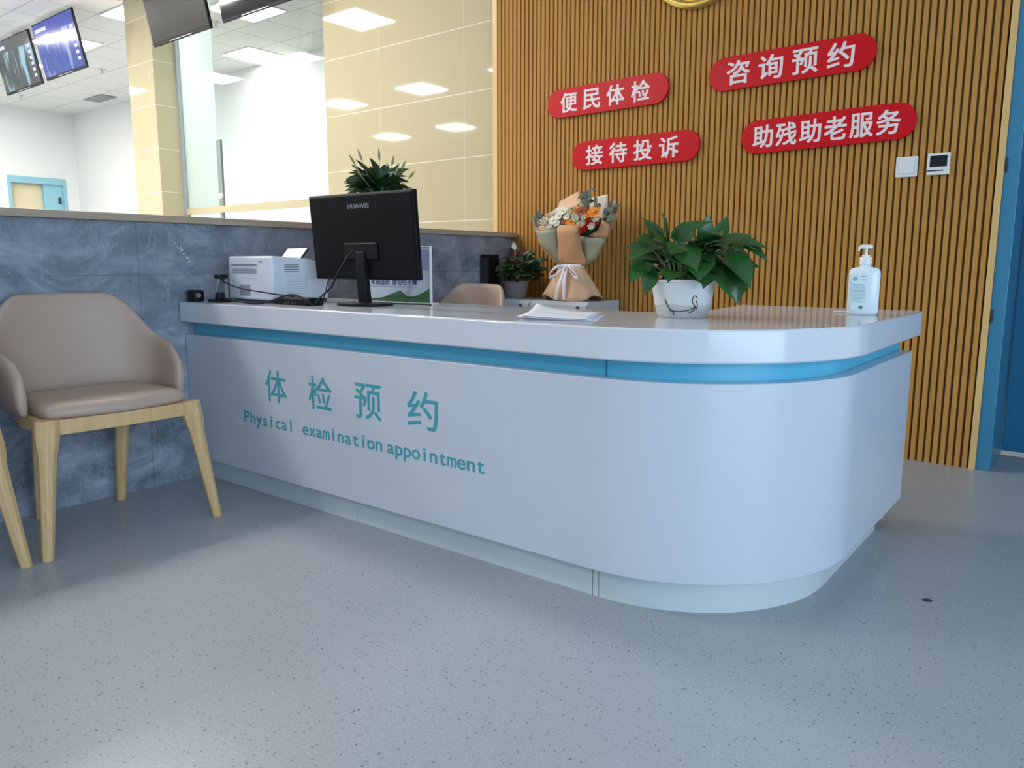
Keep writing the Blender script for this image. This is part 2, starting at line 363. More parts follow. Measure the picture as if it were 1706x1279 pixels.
fa.inputs[0].default_value = (0.92, 0.96, 0.95, 1); fb.inputs[0].default_value = (0.85, 0.88, 0.87, 1); fx.inputs[0].default_value = 0.35
ft.links.new(fa.outputs[0], fx.inputs[1]); ft.links.new(fb.outputs[0], fx.inputs[2]); ft.links.new(fx.outputs[0], fo.inputs[0]); M['frost'] = fm
q = B(); q.box(-4.465, -3.88, 0.309, 0.313, 1.462, CEIL); q.build('frosted_pane', M['frost'], win)

# slatted wood wall x -0.156..2.62, front at y -0.02
b = B(); b.box(-0.13, 2.60, 0.0, 0.33, 0, CEIL)
pitch = 0.0305; ns = 90; x0 = -0.128
for k in range(ns):
    xa = x0 + k * pitch
    vs = []
    for z in (0.0, CEIL): vs += [(xa, 0.001, z), (xa + 0.002, -0.02, z), (xa + 0.0215, -0.02, z), (xa + 0.0235, 0.001, z)]
    b.faces(vs, [(0, 1, 5, 4), (1, 2, 6, 5), (2, 3, 7, 6), (0, 3, 2, 1), (4, 5, 6, 7)], 1)
struct(b.build('wall_right', [M['groove_shade'], M['slat']]))
b = B(); b.box(-0.166, -0.132, -0.026, 0.33, 0, CEIL); struct(b.build('trim_1', M['trim_wood']))
b = B(); b.box(2.617, 2.643, -0.028, 0.02, 0, CEIL); struct(b.build('trim_2', M['trim_wood']))

# blue door at the right, recessed
d = B(); d.box(2.643, 2.70, -0.022, 0.40, 0, 2.55); d.box(3.55, 3.62, -0.022, 0.40, 0, 2.55); d.box(2.70, 3.55, -0.022, 0.40, 2.45, 2.55)
d1 = struct(d.build('door_1', M['blue_frame'], bevel=0.003))
q = B(); q.rbox(2.705, 3.545, 0.33, 0.375, 0.030, 2.445, 0.003); q.build('door_leaf', M['blue_door'], d1)
q = B(); q.box(2.645, 2.655, -0.026, -0.02, 0.66, 0.72); q.box(2.645, 2.655, -0.026, -0.02, 1.30, 1.36); q.build('hinge', M['dark_slot'], d1)
b = B(); b.box(3.62, 6.5, -0.02, 0.33, 0, CEIL); b.box(2.643, 3.62, -0.02, 0.33, 2.55, CEIL); struct(b.build('wall_door_side', M['white_wall']))

# half wall clad in marble with its ledge
b = B(); b.box(-0.13, 0.0, -6.6, -0.022, 0, 1.079); struct(b.build('wall_half', M['marble']))
b = B(); b.rbox(-0.166, 0.031, -6.6, -0.027, 1.0795, 1.108, 0.003); struct(b.build('trim_3', M['ledge']))

# ------------------------------------------------------------------ ceiling fittings in view
def ceiling_light(x, y, label):
    t = thing('ceiling_light', label, 'ceiling light', (x, y, CEIL - 0.001), group='ceiling light panels')
    f = B(); f.box(-.3, .3, -.3, -.285, -.012, 0); f.box(-.3, .3, .285, .3, -.012, 0); f.box(-.3, -.285, -.285, .285, -.012, 0); f.box(.285, .3, -.285, .285, -.012, 0)
    f.build('frame', M['white_plastic'], t)
    f = B(); f.box(-.285, .285, -.285, .285, -.009, -.002); f.build('diffuser', M['lamp'], t); return t
ceiling_light(-5.32, 0.39, 'square glowing ceiling panel cut off by the beige tiled wall end')
ceiling_light(-7.0, 0.33, 'square glowing ceiling panel just right of the blue lit screen')
ceiling_light(-8.6, 0.33, 'square glowing ceiling panel in the gap between the two lit screens')
ceiling_light(-10.3, 0.33, 'square glowing ceiling panel nearest the far left wall, behind the leftmost screen')
ceiling_light(-5.74, 2.05, 'square glowing ceiling panel seen whole through the glass window')
ceiling_light(-4.26, 0.95, 'square glowing ceiling panel behind glass, tucked under the hanging screen')
def sprinkler(x, y, label):
    t = thing('sprinkler_head', label, 'sprinkler', (x, y, CEIL), group='ceiling sprinklers')
    q = B(); q.lathe([(0.05, 0), (0.045, -0.012), (0.02, -0.016)], n=20); q.build('escutcheon', M['steel'], t)
    q = B(); q.lathe([(0.012, -0.012), (0.012, -0.05), (0.03, -0.056), (0.03, -0.06)], n=14); q.build('deflector', M['steel'], t)
sprinkler(-10.64, 1.139, 'small sprinkler head on the ceiling below the leftmost screen')
sprinkler(-7.985, 1.177, 'small sprinkler head on the ceiling right of the blue lit screen')
sprinkler(-4.9, 1.0, 'small sprinkler head seen through the glass window')
t = thing('ceiling_vent', 'grey rectangular air vent in the far ceiling', 'vent', (-9.9, 2.0, CEIL - 0.001))
q = B(); q.box(-.3, .3, -.12, .12, -.012, 0); q.build('backing', M['grey_pot'], t)
q = B()
for k in range(9): q.box(-.3, .3, -.12 + k * .028, -.108 + k * .028, -.02, -.012)
q.build('slat', M['alu'], t)

# hanging screens: bottom edge at z 2.885, tilted towards the viewer
def screen_mat(name, top, bot, fig):
    m = mat(name, (0.01, 0.01, 0.012, 1), 0.12); n = NT(m); ob, xyz = n.xyz()
    v = n.noise(n.mapped(ob, (5, 1, 1.6), (0, 0.25, 0)), 1.5, 2, 0.5, 0.3); c0 = n.ramp(v, [(0.38, bot), (0.52, top), (0.64, fig)])
    up = n.math('GREATER_THAN', xyz[2], 0.43); cc = n.mix(up, c0, top)
    n.l(cc, n.p.inputs['Emission Color']); n.p.inputs['Emission Strength'].default_value = 1.0; return m
M['screen_blue'] = screen_mat('screen_blue_video', lin(60, 70, 165), lin(62, 95, 165), lin(150, 160, 205))
M['screen_dark'] = screen_mat('screen_dim_video', lin(75, 80, 80), lin(45, 62, 62), lin(150, 195, 215))
M['screen_off'] = mat('screen_off', (0.022, 0.020, 0.019, 1), 0.3, spec=0.22)
M['screen_refl'] = mat('screen_glossy_off', (0.02, 0.022, 0.024, 1), 0.05)
M['caption'] = mat('screen_caption', (0.2, 0.2, 0.25, 1), 0.3, emis=lin(200, 200, 225), estr=0.75)
def hanging_screen(x0_, zb, w_, smat, label, video=None, tilt=0.2, yaw=0.0):
    t = thing('hanging_screen', label, 'television', (x0_ + w_ / 2, -0.15, zb), yaw, 'screens hung from the ceiling')
    R = Matrix.Rotation(tilt, 4, 'X'); h_ = 0.56
    q = B(); q.rbox(-w_ / 2, w_ / 2, -0.006, 0.018, 0, h_, 0.004, mtx=R); q.rbox(-w_ / 2 + .15, w_ / 2 - .15, 0.018, 0.05, 0.08, h_ - .12, 0.006, mtx=R); q.build('housing', M['black_plastic'], t)
    s_ = B(); s_.box(-w_ / 2 + .012, w_ / 2 - .012, -0.0085, -0.0055, 0.028, h_ - .012); o = s_.build('screen', smat, t); o.rotation_euler = (tilt, 0, 0)
    if video:
        q = B(); q.box(-w_ / 2 + .05, -w_ / 2 + .33, -.0105, -.0086, .465, .50); c = q.build('caption_bar', M['caption'], o)
        q = B()
        for k in range(6): q.box(w_ / 2 - .12, w_ / 2 - .06, -.0105, -.0086, .09 + k * .06, .12 + k * .06)
        q.build('caption_column', M['caption'], o)
    q = B(); q.box(-.18, .18, -0.012, -0.006, 0.006, 0.012, mtx=R); q.build('lower_rail', M['steel'], t)
    q = B(); p = R @ Vector((0, 0.07, h_ * .7))
    q.tube([(0, p.y + .02, p.z), (0, p.y + .02, CEIL - zb)], 0.016, 12); q.build('hanging_pole', M['white_plastic'], t)
    q = B(); q.box(-.09, .09, p.y - .02, p.y + .04, CEIL - zb - .012, CEIL - zb); q.build('ceiling_plate', M['white_plastic'], t)
hanging_screen(-7.56, 2.885, 1.03, M['screen_dark'], 'leftmost hanging television, a dim greenish video cut by the photo edge', 1)
hanging_screen(-6.415, 2.895, 0.98, M['screen_blue'], 'hanging television playing a bright blue and violet video', 1)
hanging_screen(-4.07, 2.865, 0.95, M['screen_off'], 'switched off dark hanging television in front of the beige tiled wall')
hanging_screen(-2.94, 2.87, 0.93, M['screen_refl'], 'glossy hanging television whose lower edge shows before the glass window')

# ------------------------------------------------------------------ reception counter
YF, XR, RR, H = 2.2904, 2.560, 0.545, 0.76
YEND = -1.055
def outline(i, n=72, x_start=0.003):           # front edge line, inset i, from the half wall round the corner to the wing end
    r = RR - i; pts = [(x_start, -YF + i)]
    for k in range(n + 1):
        a = k / n * PI / 2; pts.append((XR - i - r + r * math.sin(a), -YF + i + r - r * math.cos(a)))
    pts.append((XR - i, YEND)); return pts
def shell(bld, i, th, z0, z1, x_start=0.003, rng=None, yend=None):
    a = outline(i, x_start=x_start); c = outline(i + th, x_start=x_start)
    if yend is not None: a[-1] = (a[-1][0], yend); c[-1] = (c[-1][0], yend)
    for k in range(len(a) - 1):
        vs = [(*a[k], z0), (*a[k + 1], z0), (*c[k + 1], z0), (*c[k], z0), (*a[k], z1), (*a[k + 1], z1), (*c[k + 1], z1), (*c[k], z1)]
        fs = [(0, 3, 2, 1), (4, 5, 6, 7), (0, 1, 5, 4), (2, 3, 7, 6)]
        if k == 0: fs.append((0, 4, 7, 3))
        if k == len(a) - 2: fs.append((1, 2, 6, 5))
        bld.faces(vs, fs)
    bmesh.ops.remove_doubles(bld.bm, verts=bld.bm.verts[:], dist=1e-5); return bld
ctr = thing('reception_counter', 'long white L-shaped reception counter with rounded corner and sky blue stripe', 'reception counter', (1.3, -1.9, 0))
ctr_loc = Vector((1.3, -1.9, 0))
def cpart(bld, name, m, **kw):
    for v in bld.bm.verts: v.co -= ctr_loc
    return bld.build(name, m, ctr, **kw)
top = outline(0) + [(1.93, YEND), (1.975, -1.44), (1.90, -1.63), (1.84, -1.69), (0.003, -1.69)]
b = B(); b.prism(top, 0.6756, H); cpart(b, 'worktop', M['counter'], bevel=0.005, smooth='angle')
b = B(); shell(b, 0.062, 0.02, 0.55, 0.6755, yend=YEND); band = cpart(b, 'recess_band', M['band'], smooth='angle')
b = B(); b.box(2.033, 2.036, -YF + .0605, -YF + .063, 0.6242, 0.675); cpart(b, 'band_seam', M['blue_door'])
b = B(); shell(b, 0.021, 0.04, 0.10, 0.6241); cpart(b, 'front_panel', M['panel'], smooth='angle', bevel=0.002)
# plinth in three lengths with fine seams
b = B(); b.box(0.003, 0.997, -YF + .0765, -YF + .10, 0, 0.0995); cpart(b, 'plinth_board', M['plinth'])
b = B(); b.box(1.0, 1.992, -YF + .0765, -YF + .10, 0, 0.0995); cpart(b, 'plinth_board', M['plinth'])
b = B(); b.box(1.995, 2.012, -YF + .0765, -YF + .10, 0, 0.0995); cpart(b, 'plinth_strip', M['plinth'])
b = B(); shell(b, 0.0765, 0.024, 0, 0.0995, x_start=2.0145, yend=-1.15); cpart(b, 'plinth_curve', M['plinth'], smooth='angle')
# carcass behind the panels
b = B(); b.box(1.95, 2.49, YEND - .022, YEND - .002, 0.02, 0.6755); b.box(0.02, 0.04, -2.18, -1.72, 0.02, 0.6755); b.box(1.95, 1.97, -1.6, YEND - .03, .02, .6755); b.box(.04, 1.9, -2.18, -1.9, .05, .07)
cpart(b, 'carcass', M['panel'])
# lettering on the front panel
yp = -YF + 0.021 - 0.0006
for ch, xa, xb in (('体', 0.561, 0.690), ('检', 0.823, 0.950), ('预', 1.073, 1.202), ('约', 1.327, 1.460)):
    b = B(); glyph_fit(b, ch, Vector((xa, yp, 0.402)), X, Z, xb - xa, 0.119, bold=0.0012)
    cpart(b, 'printed_character', M['teal'])
em = cap_em(0.0445, 'P')
for wd, xa, pt in (('Physical', 0.405, 0.0405), ('examination', 0.776, 0.0392), ('appointment', 1.225, 0.0388)):
    b = B(); line_text(b, wd, Vector((xa, yp, 0.301)), X, Z, pt, em, 1.22, bold=0.0011); cpart(b, 'printed_word', M['teal'])

# ------------------------------------------------------------------ wall signs
def wall_sign(text, x0_, x1_, zc, label, rot, cw, ch_h, first, pitch_):
    h_ = 0.163; r = h_ / 2; L = x1_ - x0_
    t = thing('wall_sign', label, 'wall sign', ((x0_ + x1_) / 2, -0.0205, zc), group='red rounded signs on the slatted wall')
    t.rotation_euler = (0, rot, 0)
    pts = [(L / 2 - r + r * math.sin(a), r * math.cos(a)) for a in [k * PI / 16 for k in range(17)]] + [(-L / 2 + r - r * math.sin(a), -r * math.cos(a)) for a in [k * PI / 16 for k in range(17)]]
    q = B(); q.prism_xz(pts, -0.018, 0.0); q.build('board', M['red'], t, bevel=0.0015)
    for i, c in enumerate(text):
        q = B(); glyph_fit(q, c, Vector((-L / 2 + first + i * pitch_, -0.0186, -ch_h / 2)), X, Z, cw, ch_h, bold=0.0022)
        q.build('printed_character', M['cream_text'], t)
wall_sign('便民体检', 0.270, 1.067, 1.855, 'red rounded wall sign reading 便民体检', -0.006, 0.112, 0.108, 0.098, 0.158)
wall_sign('咨询预约', 1.298, 2.104, 1.876, 'red rounded wall sign reading 咨询预约', -0.010, 0.118, 0.112, 0.098, 0.165)
wall_sign('接待投诉', 0.452, 1.259, 1.540, 'red rounded wall sign reading 接待投诉', -0.004, 0.112, 0.108, 0.098, 0.158)
wall_sign('助残助老服务', 1.487, 2.293, 1.550, 'red rounded wall sign reading 助残助老服务', -0.012, 0.098, 0.106, 0.062, 0.116)
# round gold emblem whose lower rim shows at the photo's top edge
t = thing('wall_emblem', 'round gold rimmed emblem on the slatted wall, only its lower rim in view', 'emblem', (1.225, -0.0205, 2.525))
RX = Matrix.Rotation(PI / 2, 4, 'X')
q = B(); q.lathe([(0.27, 0), (0.27, 0.02)], n=64, mtx=RX); q.build('disc', M['gold'], t)
q = B(); q.lathe([(0.262, 0), (0.30, 0), (0.306, 0.012), (0.30, 0.028), (0.275, 0.034), (0.262, 0.02)], n=64, cap=False, mtx=RX); q.build('rim', M['gold'], t, smooth=True)
# light switch and thermostat
t = thing('light_switch', 'white square light switch on the slatted wall below the signs', 'light switch', (2.265, -0.0205, 1.35))
q = B(); q.rbox(-.045, .045, -.009, 0, -.045, .045, .003); q.build('plate', M['white_plastic'], t)
q = B(); q.rbox(-.033, .033, -.0125, -.009, -.031, .035, .002); q.build('rocker', M['white_plastic'], t)
t = thing('thermostat', 'white thermostat with dark screen beside the light switch', 'thermostat', (2.394, -0.0205, 1.353))
q = B(); q.rbox(-.045, .045, -.014, 0, -.047, .047, .003); q.build('case', M['white_plastic'], t)
q = B(); q.box(-.034, .034, -.0152, -.0135, -.012, .036); q.build('screen', M['black_gloss'], t)
q = B(); q.box(-.043, .022, -.0152, -.0135, -.031, -.026); q.build('button_strip', M['dark_slot'], t)

# ------------------------------------------------------------------ armchairs
def armchair(label):
    t = thing('armchair', label, 'armchair', group='taupe armchairs')
    # U-shaped path, +x is the front
    half = []
    for k in range(6): half.append((0.330 - k * 0.025, 0.256))
    for k in range(1, 11):
        a = k / 10 * PI / 2; e = 2 / 2.6
        half.append((0.205 - 0.155 * math.sin(a) ** e, 0.256 * max(0.0, math.cos(a)) ** e))
    path = half + [(x_, -y_) for x_, y_ in reversed(half[:-1])]
    N = len(path); rings = []
    for i, (x_, y_) in enumerate(path):
        a = Vector(path[max(i - 1, 0)]); c = Vector(path[min(i + 1, N - 1)]); d_ = (c - a).normalized(); nrm = Vector((d_.y, -d_.x))   # outward
        if nrm.dot(Vector((x_ - 0.3, y_))) < 0: nrm = -nrm
        s = min(i, N - 1 - i) / (N // 2)       # 0 arm front, 1 back centre
        if s < 0.40: zt = 0.600 + 0.045 * (s / 0.40)
        else:
            u = (s - 0.40) / 0.60; u = min(1, u / 0.68); zt = 0.645 + 0.168 * (u * u * (3 - 2 * u))
        fr = min(1.0, s / 0.14); zt -= 0.028 * (1 - fr) ** 2
        lean = 0.004 + 0.045 * s; th = 0.0185
        zb = 0.425
        def P(off, z):
            k_ = (z - zb) / (zt - zb); o_ = off + lean * k_ + 0.004 * math.sin(PI * k_); back = -0.05 * k_ * max(0, (s - 0.5) * 2)
            return Vector((x_ + nrm.x * o_ + back * 0.4, y_ + nrm.y * o_, z))
        hh = zt - zb
        rings.append([P(th, zb), P(th, zb + .5 * hh), P(th * .95, zt - .03), P(th * .6, zt - .008), P(0, zt), P(-th * .6, zt - .008), P(-th * .95, zt - .03), P(-th, zb + .5 * hh), P(-th, zb)])
    # round the two arm fronts by a pinched closing ring
    def pinch(r, dx): c = sum((p for p in r), Vector()) / len(r); return [Vector((p.x + dx, c.y + (p.y - c.y) * 0.55, c.z + (p.z - c.z) * 0.985)) for p in r]
    rings = [pinch(rings[0], 0.014)] + rings + [pinch(rings[-1], 0.014)]
    b = B(); b.loft(rings); b.build('backrest', M['leather'], t, smooth=True, sub=1)
    # cushion
    def ringz(z, g): return [Vector((x_, y_, z)) for x_, y_ in ((0.09 - g, -0.20 - g), (0.09 - g, 0.20 + g), (0.25, 0.228 + g), (0.445 + g, 0.232 + g), (0.487 + g, 0.0), (0.445 + g, -0.232 - g), (0.25, -0.228 - g))]
    def rr(z, g):
        p = ringz(z, g); out = []
        for i in range(len(p)):
            a, c = p[i], p[(i + 1) % len(p)]; out += [a.lerp(c, .08), a.lerp(c, .5), a.lerp(c, .92)]
        return out
    b = B(); b.loft([rr(0.425, -0.012), rr(0.432, 0.0), rr(0.458, 0.002), rr(0.474, -0.014), rr(0.482, -0.06)]); b.build('seat', M['leather'], t, smooth=True, sub=1)
    # rails
    b = B(); b.prism([(0.437, -0.222), (0.468, -0.20), (0.480, 0), (0.468, 0.20), (0.437, 0.222), (0.44, 0.19), (0.455, 0), (0.44, -0.19)], 0.383, 0.430); b.build('front_rail', M['oak'], t, bevel=0.003)
    for s in (-1, 1):
        b = B(); b.prism([(0.44, s * 0.246), (0.25, s * 0.246), (0.09, s * 0.215), (0.09, s * 0.190), (0.25, s * 0.22), (0.44, s * 0.22)], 0.385, 0.430); b.build('side_rail', M['oak'], t, bevel=0.003)
    b = B(); b.prism([(0.085, -0.19), (0.085, 0.19), (0.11, 0.19), (0.11, -0.19)], 0.385, 0.428); b.build('back_rail', M['oak'], t)
    for s in (-1, 1):
        prof = [(0.431, 0.035, 0.030, 0.446, 0.232), (0.38, 0.035, 0.029, 0.452, 0.238), (0.352, 0.0325, 0.026, 0.456, 0.241), (0.32, 0.0265, 0.0225, 0.460, 0.245), (0.15, 0.021, 0.0185, 0.481, 0.265), (0.0, 0.0165, 0.0155, 0.50, 0.283)]
        rg = []
        for z, wy, wx, cx, cy in prof:
            c_ = 0.35; rg.append([Vector((cx + dx * wx, s * cy + dy * wy, z)) for dx, dy in ((1, -c_), (1, c_), (c_, 1), (-c_, 1), (-1, c_), (-1, -c_), (-c_, -1), (c_, -1))])
        b = B(); b.loft(rg); b.build('leg', M['oak'], t, bevel=0.002)
        rg = []
        for z, wd, cx, cy in ((0.43, 0.026, 0.108, 0.142), (0.36, 0.025, 0.10, 0.142), (0.15, 0.021, 0.06, 0.142), (0.0, 0.0165, 0.032, 0.142)):
            c_ = 0.35; rg.append([Vector((cx + dx * wd, s * cy + dy * wd, z)) for dx, dy in ((1, -c_), (1, c_), (c_, 1), (-c_, 1), (-1, c_), (-1, -c_), (-c_, -1), (c_, -1))])
        b = B(); b.loft(rg); b.build('leg', M['oak'], t, bevel=0.002)
    return t
ch = armchair('taupe leather armchair with ash legs against the marble half wall')
ch.location = (0.036, -2.757, 0); ch.rotation_euler = (0, 0, -0.03)
dup(ch, (0.024, -3.398, 0), 0.0, 'second armchair at the left photo edge, only one ash leg showing')
dup(ch, (0.445, -0.86, 0), -PI / 2 - 0.15, 'taupe armchair behind the counter, only its backrest top showing')

# ------------------------------------------------------------------ on the counter: monitor, printer, papers ...
t = thing('monitor', 'black computer monitor seen from behind on the counter', 'monitor', (0.830, -2.00, H))
tilt = 0.078; R = Matrix.Translation((0, 0.0, 0.256)) @ Matrix.Rotation(0.047, 4, 'Z') @ Matrix.Rotation(tilt, 4, 'X')
q = B(); q.rbox(-0.276, 0.276, 0.0, 0.012, -.160, .160, .004, mtx=R); q.build('screen_bezel', M['black_gloss'], t)
q = B()
prof = [(0.276, .160, 0.0), (.274, .158, -.008), (.266, .150, -.012)]
rg = []
for hx, hz, y_ in prof: rg.append([R @ Vector(p) for p in ((-hx, y_, -hz), (hx, y_, -hz), (hx, y_, hz), (-hx, y_, hz))])
q.loft(rg); q.build('back_shell', M['monitor'], t, bevel=0.003)
q = B(); q.rbox(-.09, .085, -.020, -.010, -.085, -.02, .006, mtx=R); q.build('port_cover', M['black_plastic'], t)
q = B(); 
glyph_fit(q, 'HUAWEI', R @ Vector((-.056, -.0126, .104)), R.to_3x3() @ X, R.to_3x3() @ Z, 0.110, 0.0165, bold=0.0005); q.build('logo', M['logo'], t)
q = B(); q.loft([[Vector((sx * wx, sy * wy + yo, z)) for sx, sy in ((-1, -1), (1, -1), (1, 1), (-1, 1))] for z, wx, wy, yo in ((0.012, .024, .014, 0.0), (0.10, .023, .013, -.006), (0.2, .022, .012, -.013))]); q.build('stand_neck', M['black_plastic'], t, bevel=0.003)
q = B(); q.lathe([(0.118, 0.0), (0.12, 0.004), (0.118, 0.010), (0.06, 0.0135), (0.0, 0.014)][:4], n=48, sx=1.0, sy=0.78); q.build('stand_base', M['black_plastic'], t, smooth='angle')

t = thing('printer', 'white laser printer on the counter behind the monitor', 'printer', (0.30, -1.96, H))
q = B(); q.prism_xz([(-.145, .012), (.145, .012), (.145, .182), (-.147, .186)], -.19, -.005); 
body = B()
vs = []
side = [(-.19, .012), (.085, .012), (.085, .150), (-.02, .178), (-.185, .186)]     # profile in y,z
n_ = len(side); vs = [(-.145, y_, z_) for y_, z_ in side] + [(.160, y_, z_) for y_, z_ in side]
body.faces(vs, [tuple(range(n_)), tuple(range(n_, 2 * n_))[::-1]] + [(i, (i + 1) % n_, n_ + (i + 1) % n_, n_ + i) for i in range(n_)])
q.bm.free(); body.build('body', M['printer'], t, bevel=0.008, smooth='angle')
q = B(); q.box(-.12, .06, -.1915, -.189, .150, .1525)
for k in range(3): q.box(-.11, .055, -.1912, -.189, .134 - k * .007, .1352 - k * .007)
q.box(.07, .10, -.1915, -.189, .163, .1645); q.build('back_vents', M['dark_slot'], t)
q = B()
for k in range(4): q.box(.159, .1612, -.13, -.06, .150 - k * .009, .1525 - k * .009)
for k in range(9): q.box(.159, .1605, -.12, -.02, .110 - k * .009, .1105 - k * .009)
q.build('side_vents', M['dark_slot'], t)
q = B(); q.box(-.06, .01, -.1915, -.189, .028, .072); q.build('rating_label', M['alu'], t)
q = B(); q.box(-.03, .10, -.004, .002, 0, .060, mtx=Matrix.Translation((0.05, -.045, .172)) @ Matrix.Rotation(-0.75, 4, 'X')); ps = q.build('paper_support', M['alu'], t)
q = B(); q.box(.099, .104, -.005, .003, 0, .060, mtx=Matrix.Translation((0.05, -.045, .172)) @ Matrix.Rotation(-0.75, 4, 'X')); q.build('support_edge', M['dark_slot'], ps)
q = B(); q.box(-.14, .155, -.18, .075, 0, .013); q.build('foot', M['dark_slot'], t)

# paper tray stack in front of the printer's far side is hidden; small devices left of it
t = thing('power_adapter', 'black plug adapter lying at the left end of the counter', 'power adapter', (0.062, -2.243, H))
q = B(); q.rbox(-.036, .024, -.024, .024, 0, .048, .008); q.build('block', M['black_plastic'], t, smooth='angle')
q = B(); q.lathe([(0.011, 0), (0.009, .008)], n=14, mtx=Matrix.Translation((.0245, -.006, .026)) @ Matrix.Rotation(PI / 2, 4, 'Y')); q.build('metal_tip', M['steel'], t)
t = thing('scanner_stand', 'small black scanner on a silver rod stand left of the printer', 'scanner', (0.160, -2.203, H))
q = B(); q.rbox(-.035, .05, -.03, .03, 0, .012, .004); q.build('base', M['black_plastic'], t)
q = B(); q.tube([(-.012, -.01, .012), (.022, -.005, .10)], .005, 10); q.build('rod', M['steel'], t)
q = B(); q.rbox(.006, .05, -.02, .02, .095, .112, .004); q.build('head', M['black_plastic'], t)
q = B(); q.rbox(.018, .046, .005, .02, .012, .095, .003); q.build('holder', M['grey_pot'], t)
q = B(); q.rbox(.022, .055, -.028, .0, .012, .04, .004); q.build('clip', M['black_plastic'], t)
t = thing('router', 'flat black network box between printer and monitor base', 'router', (0.600, -2.12, H))
q = B(); q.rbox(-.10, .095, -.04, .035, 0, .028, .006); q.build('case', M['black_plastic'], t)
q = B()
for k in range(4): q.rbox(-.05 + k * .02, -.038 + k * .02, -.042, -.039, .003, .013, .0008)
q.build('ports', M['dark_slot'], t)
def cord(pts, r, label, m='black_plastic', name='cable', group='cables on the counter'):
    q = B(); q.tube(smooth_path(pts, 8), r, 8); return tag(q.build(name, M[m], smooth=True), label, 'cable', group)
z0 = H + 0.004
cord([(0.214, -2.222, .862), (0.232, -2.217, .845), (0.265, -2.20, .828), (0.34, -2.19, .815), (0.424, -2.18, .807), (0.52, -2.165, .798), (0.60, -2.15, .7935)], .003, 'thin black cable sloping from the scanner head across the printer back')
cord([(0.246, -2.229, .776), (0.29, -2.225, .774), (0.354, -2.222, z0 + .004), (0.455, -2.222, z0), (0.53, -2.21, .775), (0.60, -2.19, .797), (0.655, -2.185, .800), (0.70, -2.18, .785), (0.74, -2.17, z0)], .0042, 'thick black cable waving along the counter front of the printer')
cord([(0.835, -2.052, .965), (0.815, -2.065, .94), (0.78, -2.085, .88), (0.745, -2.09, .83), (0.715, -2.12, .79), (0.705, -2.14, z0)], .0036, 'black cable hanging slanted from the monitor ports')
cord([(0.738, -2.14, z0), (0.738, -2.115, .80), (0.75, -2.112, .84), (0.765, -2.110, .865)], .002, 'thin looped wire beside the slanted monitor cable')
cord([(0.86, -1.90, z0), (0.93, -1.88, z0), (1.00, -1.86, z0), (1.06, -1.88, z0)], .003, 'short black cable lying behind the monitor base by the acrylic sign')

# acrylic sign holder with notice
t = thing('sign_holder', 'clear acrylic sign holder with a blue lettered notice behind the monitor', 'sign holder', (0.775, -1.78, H))
q = B(); q.box(-.20, .19, -.004, -.0015, 0.002, .222); q.box(-.20, .19, .0015, .004, 0.002, .222); q.build('acrylic_sheet', M['acrylic'], t)
q = B(); q.box(-.20, .19, -.006, .006, .221, .225); q.box(.187, .191, -.006, .006, 0, .224); q.box(-.20, .20, -.05, .03, 0, .003); q.build('acrylic_edge', M['white_plastic'], t)
q = B(); q.box(-.196, .186, -.001, .001, .004, .22); nt = q.build('notice', M['paper'], t)
q = B()
for i, c in enumerate('未抽血前请勿吃早餐'): glyph_fit(q, c, Vector((-.155 + i * .029 + (0.012 if i > 3 else 0), -.0014, .072)), X, Z, .025, .027, bold=.0009)
M['notice_blue'] = mat('notice_blue_ink', (0.012, 0.03, 0.22, 1), 0.6); q.build('notice_lettering', M['notice_blue'], nt)
M['notice_green'] = mat('notice_green_print', (0.06, 0.16, 0.06, 1), 0.6)
q = B(); q.prism_xz([(-.19, .004), (.186, .004), (.186, .062), (.15, .045), (.11, .03), (.06, .026), (.02, .05), (-.03, .036), (-.08, .02), (-.13, .014), (-.19, .012)], -.0016, -.0011); q.build('notice_hills', M['notice_green'], nt)
M['notice_lilac'] = mat('notice_lilac_print', (0.48, 0.46, 0.68, 1), 0.6)
q = B(); q.box(-.19, .12, -.0013, -.001, .062, .066); q.box(-.19, .186, -.0013, -.001, .13, .21); q.build('notice_panel', M['notice_lilac'], nt)
q = B(); q.box(-.011, .011, -.002, .002, 0, .15, mtx=Matrix.Translation((.125, -.075, .004)) @ Matrix.Rotation(-0.40, 4, 'X')); q.build('support_leg', M['acrylic'], t)

# loose papers
random.seed(4)
def sheet(A, Bp, Cc, D, z, lift, label, lift2=0.0):
    q = B(); n_ = 10; A, Bp, Cc, D = [Vector((*p, 0)) for p in (A, Bp, Cc, D)]
    g = []
    for j in range(n_ + 1):
        for i in range(n_ + 1):
            u, v = i / n_, j / n_; p = (A * (1 - u) + Bp * u) * (1 - v) + (D * (1 - u) + Cc * u) * v
            k = max(0.0, (1 - u) + v - 1.15) / 0.85; k2 = max(0.0, (1 - u) + (1 - v) - 1.4) / 0.6
            p.z = z + lift * k ** 2.2 + lift2 * k2 ** 1.5; g.append(p)
    q.faces(g, [(j * (n_ + 1) + i, j * (n_ + 1) + i + 1, (j + 1) * (n_ + 1) + i + 1, (j + 1) * (n_ + 1) + i) for j in range(n_) for i in range(n_)])
    return tag(q.build('paper_sheet', M['paper'], smooth=True, solid=0.0006), label, 'paper', 'loose papers on the counter')
sheet((1.735, -2.205), (1.955, -2.158), (1.822, -1.886), (1.602, -1.935), H + .0008, 0.006, 'bottom white sheet of the loose papers on the counter')
sheet((1.728, -2.222), (1.945, -2.162), (1.797, -1.892), (1.585, -1.950), H + .0034, 0.012, 'middle white sheet of the loose papers on the counter', 0.004)
sheet((1.720, -2.205), (1.935, -2.165), (1.810, -1.892), (1.592, -1.938), H + .0064, 0.024, 'top white sheet with a lifted corner on the counter papers', 0.004)
